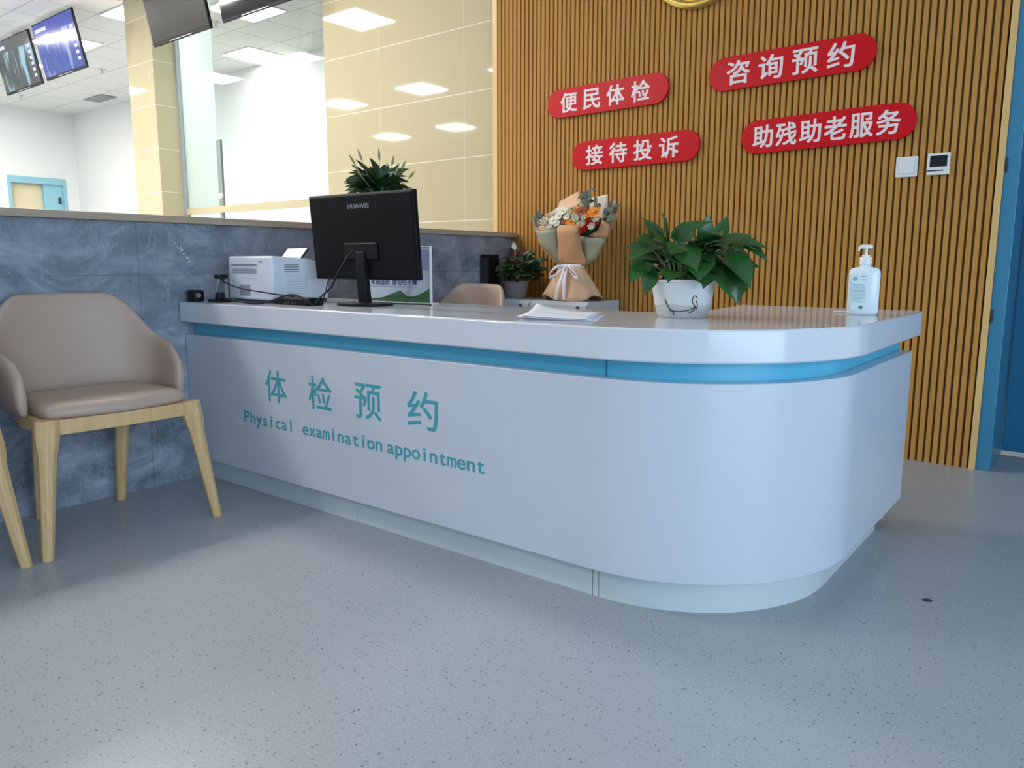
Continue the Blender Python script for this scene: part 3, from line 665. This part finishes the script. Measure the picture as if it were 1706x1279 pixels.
q = B(); q.tube([(2.345, -1.318, H + .003), (2.395, -1.325, H + .003)], .0026, 8); tag(q.build('white_stick', M['white_plastic']), 'thin white stick lying left of the sanitizer bottle', 'stick')

# ------------------------------------------------------------------ plants
def leaf(bm_, base, d, nrm, L, W, droop=0.3, fold=0.25, heart=True, n_=7):
    d = Vector(d).normalized(); side = d.cross(Vector(nrm))
    if side.length < 1e-4: side = d.orthogonal()
    side.normalize(); up = side.cross(d).normalized(); rows = []
    p = Vector(base); ang = 0.0
    for i in range(n_ + 1):
        t = i / n_
        if heart: wv = W * (math.sin(PI * min(1, (t + 0.06)) ** 0.62) ** 0.9) * (1 - t ** 3 * 0.15) if t < 1 else 0.0
        else: wv = W * math.sin(PI * t ** 0.85) ** 0.9 if 0 < t < 1 else 0.0
        dirv = d * math.cos(ang) - up * math.sin(ang); uv = up * math.cos(ang) + d * math.sin(ang)
        if i: p = p + dirv * (L / n_)
        back = -dirv * (0.10 * L * max(0, 1 - t * 5)) if heart else Vector()
        rows.append([p + back - side * wv / 2 + uv * fold * wv * .5, p - side * wv * .25 + uv * fold * wv * .2, p.copy(), p + side * wv * .25 + uv * fold * wv * .2, p + back + side * wv / 2 + uv * fold * wv * .5])
        ang += droop / n_
    R_ = [[bm_.verts.new(q) for q in r] for r in rows]
    for a, c in zip(R_, R_[1:]):
        for k in range(4):
            try: bm_.faces.new((a[k], a[k + 1], c[k + 1], c[k]))
            except ValueError: pass

# large pothos on the counter
t = thing('potted_pothos', 'leafy green pothos in a milky white pot on the counter', 'potted plant', (2.055, -1.835, H))
pot_prof = [(0.066, 0.0), (0.074, 0.006), (0.083, 0.04), (0.092, 0.095), (0.0945, 0.103), (0.101, 0.105), (0.102, 0.112), (0.097, 0.113), (0.090, 0.100), (0.084, 0.085)]
q = B(); q.lathe(pot_prof, n=40, cap=False); q.faces([(0.066 * math.cos(k * PI / 20), 0.066 * math.sin(k * PI / 20), 0) for k in range(40)], [tuple(range(40))]); pot = q.build('pot', M['cream_pot'], t, smooth='angle')
n = NT(M['cream_pot']); ob, xyz = n.xyz(); nz = n.noise(ob, 22, 4, 0.6); lo = n.math('LESS_THAN', n.math('ADD', xyz[2], n.math('MULTIPLY', nz, 0.03)), 0.055)
n.col(n.mix(n.math('MULTIPLY', lo, n.math('MULTIPLY', nz, 0.9)), (0.66, 0.67, 0.67, 1), (0.36, 0.34, 0.30, 1)))
q = B(); q.lathe([(0.0835, 0.078), (0.083, 0.088), (0.02, 0.094)], n=28); q.build('soil', M['soil'], t)
# roots showing through the wall, just proud of it
q = B()
def on_pot(a, z, e=0.0012):
    for (r0, z0_), (r1, z1_) in zip(pot_prof, pot_prof[1:]):
        if z0_ <= z <= z1_: r = r0 + (r1 - r0) * (z - z0_) / (z1_ - z0_); return ((r + e) * math.cos(a), (r + e) * math.sin(a), z)
for pts in ([(-.62, .060), (-.72, .066), (-.80, .058), (-.78, .045), (-.68, .036), (-.72, .024), (-.9, .016)], [(-1.75, .056), (-1.68, .042), (-1.60, .030), (-1.5, .022)], [(-1.62, .024), (-1.35, .021), (-1.1, .022), (-.85, .026), (-.7, .034)], [(-.66, .052), (-.6, .040), (-.62, .028)], [(-1.5, .022), (-1.42, .012)]):
    q.tube(smooth_path([on_pot(a, z) for a, z in pts], 5), .0013, 6)
q.build('roots', M['soil'], t)
random.seed(11)
st = B(); lv = B()
cam_dir = Vector((0.42, -0.9, 0.1)).normalized()
specs = []
right = Vector((0.805, 0.593, 0)).normalized()     # across the view, left to right
tow = Vector((0.593, -0.805, 0)).normalized()      # towards the lobby
def pl(u, f_, z): return right * u + tow * f_ + Z * z
hand = [  # u, forward, z, direction(u,f,z), length, width
    (-.060, .03, .235, (-.15, .5, .85), .085, .07), (-.035, .045, .225, (.65, .3, .65), .125, .060), (-.06, .02, .21, (-.5, .4, .75), .09, .06),
    (-.105, .03, .20, (-.8, .4, -.15), .08, .065), (-.115, .02, .16, (-.6, .5, -.55), .085, .065), (-.10, .045, .13, (-.35, .5, -.8), .07, .05), (-.085, .05, .215, (-.7, .5, .2), .085, .07),
    (-.02, .07, .20, (.3, .8, -.45), .10, .085), (.02, .06, .215, (.5, .6, .3), .11, .08), (.05, .06, .20, (.6, .7, .1), .11, .085), (.03, .09, .165, (-.2, .8, -.5), .09, .085),
    (.065, .08, .15, (-.3, .6, -.35), .10, .08), (.085, .06, .21, (.7, .4, .35), .10, .07), (.11, .05, .215, (.8, .4, .15), .11, .075), (.10, .08, .175, (.5, .7, -.45), .13, .105),
    (.115, .075, .155, (.15, .55, -.85), .12, .115), (.145, .03, .22, (.9, .2, -.05), .10, .05), (.16, .04, .205, (.8, .3, -.35), .09, .06), (.05, .02, .235, (.2, .2, .95), .07, .05),
    (.10, .0, .235, (.3, .1, .9), .07, .045), (-.075, -.02, .225, (-.4, -.2, .9), .09, .06), (0, -.03, .22, (.1, -.4, .8), .09, .07), (.07, -.05, .215, (.4, -.6, .4), .1, .08),
    (-.09, -.05, .18, (-.7, -.6, .1), .09, .07), (.13, -.04, .19, (.8, -.4, -.1), .1, .08), (-.005, .05, .18, (-.5, .8, -.1), .09, .075), (.01, .095, .14, (.1, .9, -.4), .075, .06)]
for k in range(60):
    a = random.uniform(0, 2 * PI); r_ = random.uniform(.02, .13); u = .02 + r_ * math.cos(a) * 1.0; f_ = r_ * math.sin(a) * .75
    hand.append((u, f_, random.uniform(.125, .22), (math.cos(a) * .8, math.sin(a) * .8, random.uniform(-.5, .5)), random.uniform(.07, .10), random.uniform(.055, .08)))
for u, f_, z, dd, L, W in hand:
    p = pl(u, f_, z); d_ = right * dd[0] + tow * dd[1] + Z * dd[2]
    nr = (Z * 0.9 + tow * 0.55 + right * random.uniform(-.3, .3))
    leaf(lv.bm, p, d_, nr, L, W, random.uniform(.2, .7), random.uniform(.12, .4))
    root = Vector((p.x * .35, p.y * .35, 0.09)); mid = root.lerp(p, .55) + Z * .02 - Vector((p.x, p.y, 0)) * .12
    st.tube(bez(root, root.lerp(mid, .7), mid, p, 6), .0026, 6, .0018)
lv.build('foliage', M['leaf'], t, smooth=True); st.build('stem', M['stem'], t, smooth=True)
q = B(); q.tube(bez(pl(.17, .04, .21), pl(.20, .04, .20), pl(.215, .04, .185), pl(.225, .045, .165), 6), .0012, 5); q.build('tendril', M['stem'], t)

# peace lily on the half wall's ledge, behind the monitor
t = thing('peace_lily', 'spiky dark green potted plant on the ledge behind the monitor', 'potted plant', (-0.066, -1.09, 1.1085))
q = B(); q.lathe([(0.05, 0), (0.055, .004), (0.07, .10), (.073, .104), (.068, .104), (.064, .09)], n=32, cap=False); q.build('pot', M['cream_pot'], t, smooth='angle')
q = B(); q.lathe([(.062, .07), (.064, .092), (.02, .096)], n=24); q.build('soil', M['soil'], t)
random.seed(5); lv = B(); sp = B()
for k in range(130):
    a = random.uniform(0, 2 * PI); e = random.choice([random.uniform(.9, 1.45), random.uniform(.2, .8), random.uniform(.6, 1.2)]); d_ = Vector((math.cos(a) * .45, math.sin(a), math.tan(e) * .8)).normalized()
    base = Vector((.02 * math.cos(a), .05 * math.sin(a), random.uniform(.14, .25)))
    leaf(lv.bm, base, d_, Z + Vector((.5, -.3, 0)), random.uniform(.09, .17), random.uniform(.035, .055), random.uniform(.4, 1.3), .3, False)
for k in range(22):
    a = random.choice([PI / 2, -PI / 2]) + random.uniform(-.5, .5); d_ = Vector((math.cos(a) * .4, math.sin(a), random.uniform(.0, .35))).normalized()
    leaf(lv.bm, Vector((0, .07 * math.sin(a), random.uniform(.19, .26))), d_, Z + Vector((.6, -.4, 0)), random.uniform(.12, .18), random.uniform(.035, .05), random.uniform(.2, .7), .25, False)
for k in range(5):
    st_ = bez((0, 0, .08), (0, .01 * k - .02, .14), (.01, .02 * k - .04, .18), (.01, .03 * k - .06, .24), 5); sp.tube(st_, .003, 5)
lv.build('foliage', M['leaf_dark'], t, smooth=True)
for yy, xx, h_ in ((-.21, .02, .34), (-.14, .0, .375), (-.03, .03, .385), (.10, .0, .37), (.15, .03, .345), (.19, -.02, .34), (.215, .03, .30), (-.19, .04, .28), (.05, .0, .32)):
    pts = bez((xx * .3, yy * .2, .12), (xx * .5, yy * .4, .22), (xx * .8, yy * .8, h_ * .8), (xx, yy, h_), 8)
    sp.tube(pts, .0014, 5)
    d_ = (pts[-1] - pts[-3]).normalized(); leaf(sp.bm, pts[-2] - d_ * .02, d_, Vector((.8, -.4, .3)), .07, .014, .2, .3, False)
sp.build('flower_spike', M['spike'], t, smooth=True)

# ------------------------------------------------------------------ cabinets behind the counter and what stands on them
def pedestal(x0_, x1_, label):
    t = thing('drawer_cabinet', label, 'cabinet', ((x0_ + x1_) / 2, -0.208, 0), group='low cabinets under the slatted wall')
    hw = (x1_ - x0_) / 2
    q = B(); q.rbox(-hw, hw, -.16, .178, 0.02, .705, .003); q.build('body', M['cabinet'], t)
    for k in range(3):
        q = B(); z1 = .690 - k * .222; q.rbox(-hw + .004, hw - .004, -.177, -.1605, z1 - .217, z1, .002); dr = q.build('drawer', M['cabinet'], t)
        q = B(); q.lathe([(.008, 0), (.009, .008), (.006, .014)], n=14, mtx=Matrix.Translation((hw - .055, -.176, z1 - .016)) @ Matrix.Rotation(PI / 2, 4, 'X')); q.build('knob', M['dark_slot'], dr)
    q = B(); q.box(-hw + .02, hw - .02, -.15, .17, 0, .021); q.build('plinth', M['dark_slot'], t)
pedestal(0.010, 0.392, 'low white cabinet under the dark potted plant')
pedestal(0.396, 0.789, 'low white cabinet under the wrapped bouquet')
CT = .7052
t = thing('dark_potted_plant', 'dark bushy plant in a grey pot left of the bouquet', 'potted plant', (0.165, -0.215, CT))
q = B(); q.lathe([(.058, 0), (.062, .004), (.082, .098), (.088, .10), (.088, .106), (.080, .106), (.076, .09)], n=32, cap=False); q.build('pot', M['grey_pot'], t, smooth='angle')
q = B(); q.lathe([(.072, .07), (.076, .092), (.02, .097)], n=24); q.build('soil', M['soil'], t)
random.seed(8); lv = B()
for k in range(210):
    a = random.uniform(0, 2 * PI); r_ = random.uniform(0.0, .14); z = random.uniform(.14, .285) - r_ * .35
    p = Vector((r_ * math.cos(a) * 1.15 + .012, r_ * math.sin(a) * .72, z)); d_ = Vector((math.cos(a), math.sin(a) * .7, random.uniform(-.2, 1.0)))
    if p.x < -.02 and p.y < .03: continue
    if p.x < .0 and p.y < .03 and d_.x < -.2: continue
    if p.y > .06: continue
    leaf(lv.bm, p, d_, Z + Vector((.5, -.6, 0)), random.uniform(.05, .075), random.uniform(.03, .048), random.uniform(.2, 1.0), .3, False)
lv.build('foliage', M['leaf_dark'], t, smooth=True)
st = B()
for k in range(9):
    a = k * .7; st.tube(bez((.02 * math.cos(a), .02 * math.sin(a), .09), (.03 * math.cos(a), .03 * math.sin(a), .15), (.05 * math.cos(a), .04 * math.sin(a), .18), (.07 * math.cos(a), .05 * math.sin(a), .21), 5), .002, 5)
st.build('stem', M['stem'], t)
q = B(); leaf(q.bm, (0.02, -.03, .29), (-.1, -.1, 1), (.4, -.9, 0), .055, .03, -.4, .5, False); q.tube([(0.01, -.02, .2), (.02, -.03, .295)], .0015, 5); q.build('white_flower', M['petal_white'], t, smooth=True)
t = thing('black_speaker', 'upright black box on the cabinet beside the marble wall', 'speaker', (0.045, -0.315, CT))
q = B(); q.rbox(-.034, .034, -.05, .05, 0, .265, .006); q.build('case', M['black_plastic'], t)
q = B(); q.box(-.027, .027, -.0515, -.049, .02, .245); q.build('grille', M['dark_slot'], t)
t = thing('pink_box', 'flat pink box standing behind the dark potted plant', 'box', (0.045, -0.052, CT))
q = B(); q.rbox(-.035, .055, -.016, .016, 0, .300, .002); q.build('carton', M['pink'], t)
q = B(); q.box(-.03, .05, -.0172, -.0158, .28, .283); q.build('lid_line', M['dark_slot'], t)

# wrapped bouquet
bx, by = 0.605, -0.215
t = thing('flower_bouquet', 'bouquet of orange, red and cream flowers wrapped in peach paper with ribbon', 'bouquet', (bx, by, CT))
def L3(x_, y_, z_): return Vector((x_ - bx, y_ - by, z_ - CT))
def fold(pts, y_edge, y_mid, name, m, cx=None):   # sheet through an outline, bulged towards the viewer in its middle
    q = B(); xs = [p[0] for p in pts]; c_ = (min(xs) + max(xs)) / 2 if cx is None else cx; hw = max(abs(x_ - c_) for x_ in xs)
    t2 = bmesh.new(); vs = [t2.verts.new((p[0], 0, p[1])) for p in pts]; t2.faces.new(vs)
    bmesh.ops.triangulate(t2, faces=t2.faces[:]); bmesh.ops.subdivide_edges(t2, edges=t2.edges[:], cuts=3, use_grid_fill=True)
    for v in t2.verts:
        k = (v.co.x - c_) / hw; zz = max(0.0, (v.co.z - .90)) / .4
        y_ = y_edge + (y_mid - y_edge) * (1 - k * k); y_ = by + (y_ - by) * (0.30 + 0.70 * min(1, zz * 1.6))
        y_ += 0.004 * noise.noise(v.co * 22)
        v.co = L3(v.co.x - 0.66 * (y_ + 0.25), y_, v.co.z + 0.085 * (v.co.z - 0.92) / 0.35 * (y_ + 0.25))
    q.add(t2); return q.build(name, m, t, smooth=True, solid=0.0012)
fold([(0.40, 1.20), (0.443, 1.21), (0.504, 1.236), (0.507, 1.268), (0.64, 1.318), (0.676, 1.215), (0.64, 1.0), (0.60, 0.90), (0.46, 1.10)], -0.165, -0.125, 'wrapping_sheet', M['kraft_in'])
fold([(0.50, 1.14), (0.447, 1.204), (0.50, 1.240), (0.53, 1.19), (0.56, 1.0)], -0.185, -0.16, 'wrapping_sheet', M['cream_paper'])
fold([(0.707, 1.245), (0.733, 1.277), (0.835, 1.291), (0.836, 1.2), (0.70, 0.95), (0.62, 0.90), (0.66, 1.1)], -0.165, -0.125, 'wrapping_sheet', M['cream_paper'])
fold([(0.796, 1.157), (0.881, 1.261), (0.906, 1.17), (0.831, 1.05), (0.70, 0.905), (0.63, 0.905), (0.71, 1.05)], -0.20, -0.17, 'wrapping_sheet', M['kraft'])
fold([(0.324, 1.191), (0.345, 1.16), (0.385, 1.19), (0.40, 1.12), (0.52, 0.905), (0.508, 0.90), (0.382, 1.005), (0.343, 1.08), (0.32, 1.149)], -0.19, -0.17, 'wrapping_sheet', M['kraft'])
fold([(0.335, 1.12), (0.373, 1.106), (0.50, 1.115), (0.52, 1.0), (0.53, 0.90), (0.508, 0.91), (0.382, 1.015)], -0.24, -0.275, 'wrapping_sheet', M['sage'])
fold([(0.640, 1.075), (0.72, 1.06), (0.83, 1.058), (0.765, 0.944), (0.70, 0.905), (0.63, 0.905), (0.635, 0.98)], -0.24, -0.275, 'wrapping_sheet', M['sage'])
fold([(0.705, 1.066), (0.768, 1.10), (0.796, 1.157), (0.85, 1.12), (0.832, 1.052), (0.77, 1.058)], -0.245, -0.262, 'wrapping_sheet', M['kraft'])
fold([(0.373, 1.104), (0.34, 1.135), (0.42, 1.135), (0.50, 1.125), (0.497, 1.10)], -0.246, -0.268, 'wrapping_sheet', M['kraft_in'])
fold([(0.495, 1.118), (0.513, 1.134), (0.64, 1.133), (0.652, 1.06), (0.672, 0.985), (0.70, 0.93), (0.69, 0.905), (0.523, 0.905), (0.511, 0.944)], -0.285, -0.315, 'wrapping_sheet', M['kraft'])
# skirt: flared, with a wavy hem
q = B(); rg = []
for j in range(9):
    k = j / 8; ring = []
    for i in range(48):
        a = i / 48 * 2 * PI; r_ = (0.062 + 0.105 * k ** 0.85) * (1 + 0.07 * k * math.sin(5 * a + .6) + .04 * k * math.sin(9 * a)); 
        zz = .905 - k * (.198 - 0.03 * max(0, math.sin(3 * a + 2.2)))
        ring.append(L3(0.585 + r_ * 1.10 * math.cos(a), by - .01 + r_ * .72 * math.sin(a), zz))
    rg.append(ring)
q.loft(rg, cap=False); q.build('wrapping_skirt', M['kraft_in'], t, smooth=True, solid=0.0012)
# stems inside the skirt
q = B()
for k in range(8):
    a = k * PI / 4; q.tube([L3(.60 + .03 * math.cos(a), by + .03 * math.sin(a), .707), L3(.60 + .012 * math.cos(a), by + .012 * math.sin(a), .90), L3(.60 + .09 * math.cos(a), by + .05 * math.sin(a), 1.12)], .003, 6)
q.build('stems', M['stem'], t)
# ribbon
def strip(q, pts, wv, wd):
    prev = None
    P = smooth_path(pts, 6); wv = Vector(wv).normalized() * wd / 2
    for p in P:
        c_ = (q.bm.verts.new(p - wv), q.bm.verts.new(p + wv))
        if prev: q.bm.faces.new((prev[0], prev[1], c_[1], c_[0]))
        prev = c_
q = B(); rg = []
for z in (.888, .912):
    rg.append([L3(.592 + .073 * math.cos(a), by - .008 + .05 * math.sin(a), z) for a in [k * PI / 16 for k in range(32)]])
q.loft(rg, cap=False); q.build('ribbon_band', M['ribbon'], t, smooth=True, solid=.001)
q = B(); yr = by - .078
strip(q, [L3(.588, yr, .898), L3(.54, yr - .025, .895), L3(.50, yr - .03, .862), L3(.495, yr - .025, .84), L3(.528, yr - .018, .848), L3(.585, yr - .004, .895)], (.3, 0, .9), .024)
strip(q, [L3(.592, yr, .898), L3(.63, yr - .025, .893), L3(.675, yr - .03, .858), L3(.688, yr - .025, .835), L3(.655, yr - .018, .842), L3(.60, yr - .004, .895)], (-.3, 0, .9), .024)
q.rbox(.583 - bx, .602 - bx, yr - .012 - by, yr + .006 - by, .886 - CT, .908 - CT, .004)
q.build('ribbon_bow', M['ribbon'], t, smooth=True, solid=.0008)
q = B(); strip(q, [L3(.588, yr - .01, .89), L3(.578, yr - .035, .83), L3(.566, yr - .05, .77), L3(.558, yr - .055, .712)], (1, 0, 0), .024)
strip(q, [L3(.596, yr - .01, .89), L3(.603, yr - .035, .83), L3(.61, yr - .05, .77), L3(.612, yr - .055, .712)], (1, 0, 0), .024)
q.build('ribbon_tail', M['ribbon'], t, smooth=True, solid=.0008)
# flowers
def flower(x_, z_, r_, m, kind, dy=0.0):
    r_ *= 1.22
    c_ = L3(x_, -0.262 + dy, z_); q = B(); f_ = Vector((.15, -.9, .45)).normalized(); a1 = f_.orthogonal().normalized(); a2 = f_.cross(a1)
    if kind == 'rose':
        for ring, (rr, n_, lift) in enumerate(((.35, 4, .9), (.65, 5, .7), (.95, 6, .35))):
            for i in range(n_):
                a = i / n_ * 2 * PI + ring * .6; d_ = (a1 * math.cos(a) + a2 * math.sin(a)) * (1 - lift * .7) + f_ * lift
                leaf(q.bm, c_ + (a1 * math.cos(a) + a2 * math.sin(a)) * r_ * rr * .3 - f_ * r_ * .3, d_, -(a1 * math.cos(a) + a2 * math.sin(a)) + f_ * .3, r_ * 1.25, r_ * 1.3, -.8, .3, True, 4)
        t2 = bmesh.new(); bmesh.ops.create_icosphere(t2, subdivisions=2, radius=r_ * .55); q.add(t2, Matrix.Translation(c_))
    else:
        for i in range(14):
            a = i / 14 * 2 * PI; d_ = (a1 * math.cos(a) + a2 * math.sin(a)) + f_ * .25; leaf(q.bm, c_, d_, f_, r_ * 1.15, r_ * .5, .2, .2, False, 4)
        t2 = bmesh.new(); bmesh.ops.create_icosphere(t2, subdivisions=2, radius=r_ * .38); q.add(t2, Matrix.Translation(c_ + f_ * r_ * .1))
    o = q.build('flower', m, t, smooth=True)
    for cn, mn in (('cream', 'petal_white'), ('red', 'petal_red'), ('orange', 'petal_orange'), ('rust', 'petal_rust')):
        if m is M[mn]: o['label'] = cn + ' flower'
    return o
PW, PR, PO, PB = M['petal_white'], M['petal_red'], M['petal_orange'], M['petal_rust']
for a in ((.74, 1.178, .018, PR, 'rose'), (.655, 1.118, .020, PO, 'daisy', -.012), (.775, 1.135, .016, PR, 'rose', -.005), (.625, 1.215, .018, PO, 'daisy'), (.418, 1.155, .024, PW, 'rose'), (.476, 1.160, .022, PW, 'daisy'), (.515, 1.185, .020, PW, 'daisy'), (.540, 1.212, .022, PW, 'daisy'), (.597, 1.205, .020, PW, 'rose'), (.639, 1.172, .027, PW, 'rose'), (.694, 1.172, .022, PW, 'rose'),
          (.762, 1.160, .020, PW, 'daisy'), (.681, 1.133, .024, PW, 'rose'), (.750, 1.116, .020, PW, 'rose', -.015), (.666, 1.207, .024, PB, 'daisy'), (.702, 1.213, .020, PB, 'daisy'), (.757, 1.198, .032, PO, 'daisy'), (.722, 1.192, .024, PO, 'daisy'),
          (.598, 1.150, .026, PO, 'daisy'), (.729, 1.150, .020, PR, 'rose', -.01), (.719, 1.118, .018, PR, 'rose', -.012), (.679, 1.094, .022, PR, 'rose', -.016), (.556, 1.155, .018, PB, 'daisy'), (.45, 1.135, .018, PW, 'daisy'), (.50, 1.145, .018, PW, 'daisy'), (.70, 1.10, .016, PR, 'rose', -.012), (.655, 1.14, .016, PW, 'daisy'), (.57, 1.18, .018, PW, 'daisy')):
    flower(*a)
random.seed(3)
for (x_, z_, spread, n_, L) in ((.365, 1.172, .03, 14, .04), (.375, 1.13, .02, 8, .03), (.692, 1.285, .032, 22, .04), (.834, 1.20, .03, 12, .045), (.845, 1.17, .025, 8, .04), (.55, 1.195, .02, 8, .03), (.61, 1.215, .02, 6, .03), (.66, 1.155, .03, 8, .03), (.76, 1.235, .02, 6, .035), (.545, 1.17, .02, 6, .03)):
    q = B(); q.tube(bez(L3(.60, by, 1.0), L3(.60 + (x_ - .6) * .5, -.23, 1.08), L3(x_, -.24, z_ - .06), L3(x_, -.245, z_ + spread), 6), .0015, 5)
    for k in range(n_):
        a = random.uniform(0, 2 * PI); leaf(q.bm, L3(x_ + random.uniform(-spread, spread) * .8, -.245 + random.uniform(-.02, .03), z_ + random.uniform(-spread, spread)), (math.cos(a), -.3, math.sin(a)), (0, -1, .3), L, L * .6, .4, .2, False, 4)
    q.build('eucalyptus_sprig', M['eucalyptus'], t, smooth=True)
q = B(); t2 = bmesh.new(); bmesh.ops.create_uvsphere(t2, u_segments=24, v_segments=12, radius=1)
q.add(t2, Matrix.Translation(L3(.61, -.215, 1.12)) @ Matrix.Diagonal((.20, .045, .075, 1))); q.build('filler_greens', M['leaf_dark'], t, smooth=True)

# ------------------------------------------------------------------ hand sanitizer bottle
t = thing('sanitizer_bottle', 'white pump bottle of hand sanitizer at the right end of the counter', 'bottle', (2.452, -1.40, H), 0.30)
def oval(z, hx, hy, n_=36, e=0.62): return [Vector((hx * math.copysign(abs(math.cos(a)) ** e, math.cos(a)), hy * math.copysign(abs(math.sin(a)) ** e, math.sin(a)), z)) for a in [k * 2 * PI / n_ for k in range(n_)]]
q = B(); q.loft([oval(0, .036, .019), oval(.003, .041, .023), (oval(.012, .0445, .0255)), oval(.125, .0450, .0255), oval(.136, .0435, .0245), oval(.143, .038, .021), oval(.1465, .026, .016), oval(.148, .0165, .0155, e=1), oval(.158, .0165, .0165, e=1)]); q.build('body', M['bottle'], t, smooth=True)
q = B(); q.lathe([(.0175, .156), (.0175, .176), (.016, .178), (.0115, .179), (.0115, .184)], n=28); q.build('collar', M['white_plastic'], t, smooth='angle')
q = B(); q.lathe([(.005, .182), (.0045, .205)], n=14); q.rbox(-.0185, .0175, -.0085, .0085, .203, .215, .004)
q.loft([[Vector((x_, sy * .0075, z_)) for x_, sy, z_ in ((xa, -1, za), (xa, 1, za), (xb, 1, zb), (xb, -1, zb))] for xa, za, xb, zb in ((-.012, .2145, -.012, .205), (-.019, .2125, -.016, .2035), (-.0225, .207, -.018, .200), (-.0235, .197, -.0185, .195))])
q.build('pump_head', M['white_plastic'], t, smooth='angle', bevel=.001)
q = B(); q.box(-.036, .006, -.0268, -.0257, .016, .128); lb = q.build('paper_label', M['label'], t)
q = B(); q.lathe([(.0065, 0), (.0065, .0004)], n=20, mtx=Matrix.Translation((-.027, -.0269, .112)) @ Matrix.Rotation(PI / 2, 4, 'X')); q.build('label_emblem', M['label_ink'], lb)
q = B(); random.seed(2)
for k in range(16):
    z = .094 - k * .0036; x1_ = random.choice((.0, .003, .003, -.008, .004)); q.box(-.034, x1_, -.0272, -.0268, z, z + .0012)
q.box(-.012, .002, -.0272, -.0268, .118, .121); q.box(-.008, .004, -.0272, -.0268, .108, .110)
q.build('label_lines', M['label_ink'], lb)
q = B()
for k in range(7): q.box(-.013 + k * .0018, -.0122 + k * .0018 + (.0004 if k % 2 else 0), -.0272, -.0268, .020, .030)
q.build('label_barcode', M['dark_slot'], lb)

# silver tape mark on the marble and a chip on the floor
q = B(); pts = [(0.0008, -2.294, 1.002), (0.0008, -2.276, 1.004), (0.0008, -2.206, .903), (0.0008, -2.220, .897)]
q.faces([Vector(p) for p in pts] + [Vector((0.0022, p[1], p[2])) for p in pts], [(0, 1, 2, 3), (7, 6, 5, 4), (0, 4, 5, 1), (1, 5, 6, 2), (2, 6, 7, 3), (3, 7, 4, 0)])
M['tape'] = mat('scuffed_silver_tape', (0.42, 0.44, 0.47, 1), 0.35, metal=0.4)
n = NT(M['tape']); ob, _ = n.xyz(); n.col(n.mix(n.ramp(n.noise(ob, 120, 3), [(.45, (0, 0, 0, 1)), (.55, (1, 1, 1, 1))]), (0.2, 0.23, 0.29, 1), (0.6, 0.62, 0.64, 1)))
tag(q.build('tape_strip', M['tape']), 'slanted silvery tape remnant on the marble half wall', 'tape')
q = B(); q.prism([(2.728, -1.676), (2.735, -1.686), (2.749, -1.680), (2.753, -1.671), (2.742, -1.664)], 0.0002, 0.003)
tag(q.build('debris_chip', M['dark_slot']), 'tiny dark chip lying on the floor right of the counter', 'debris')
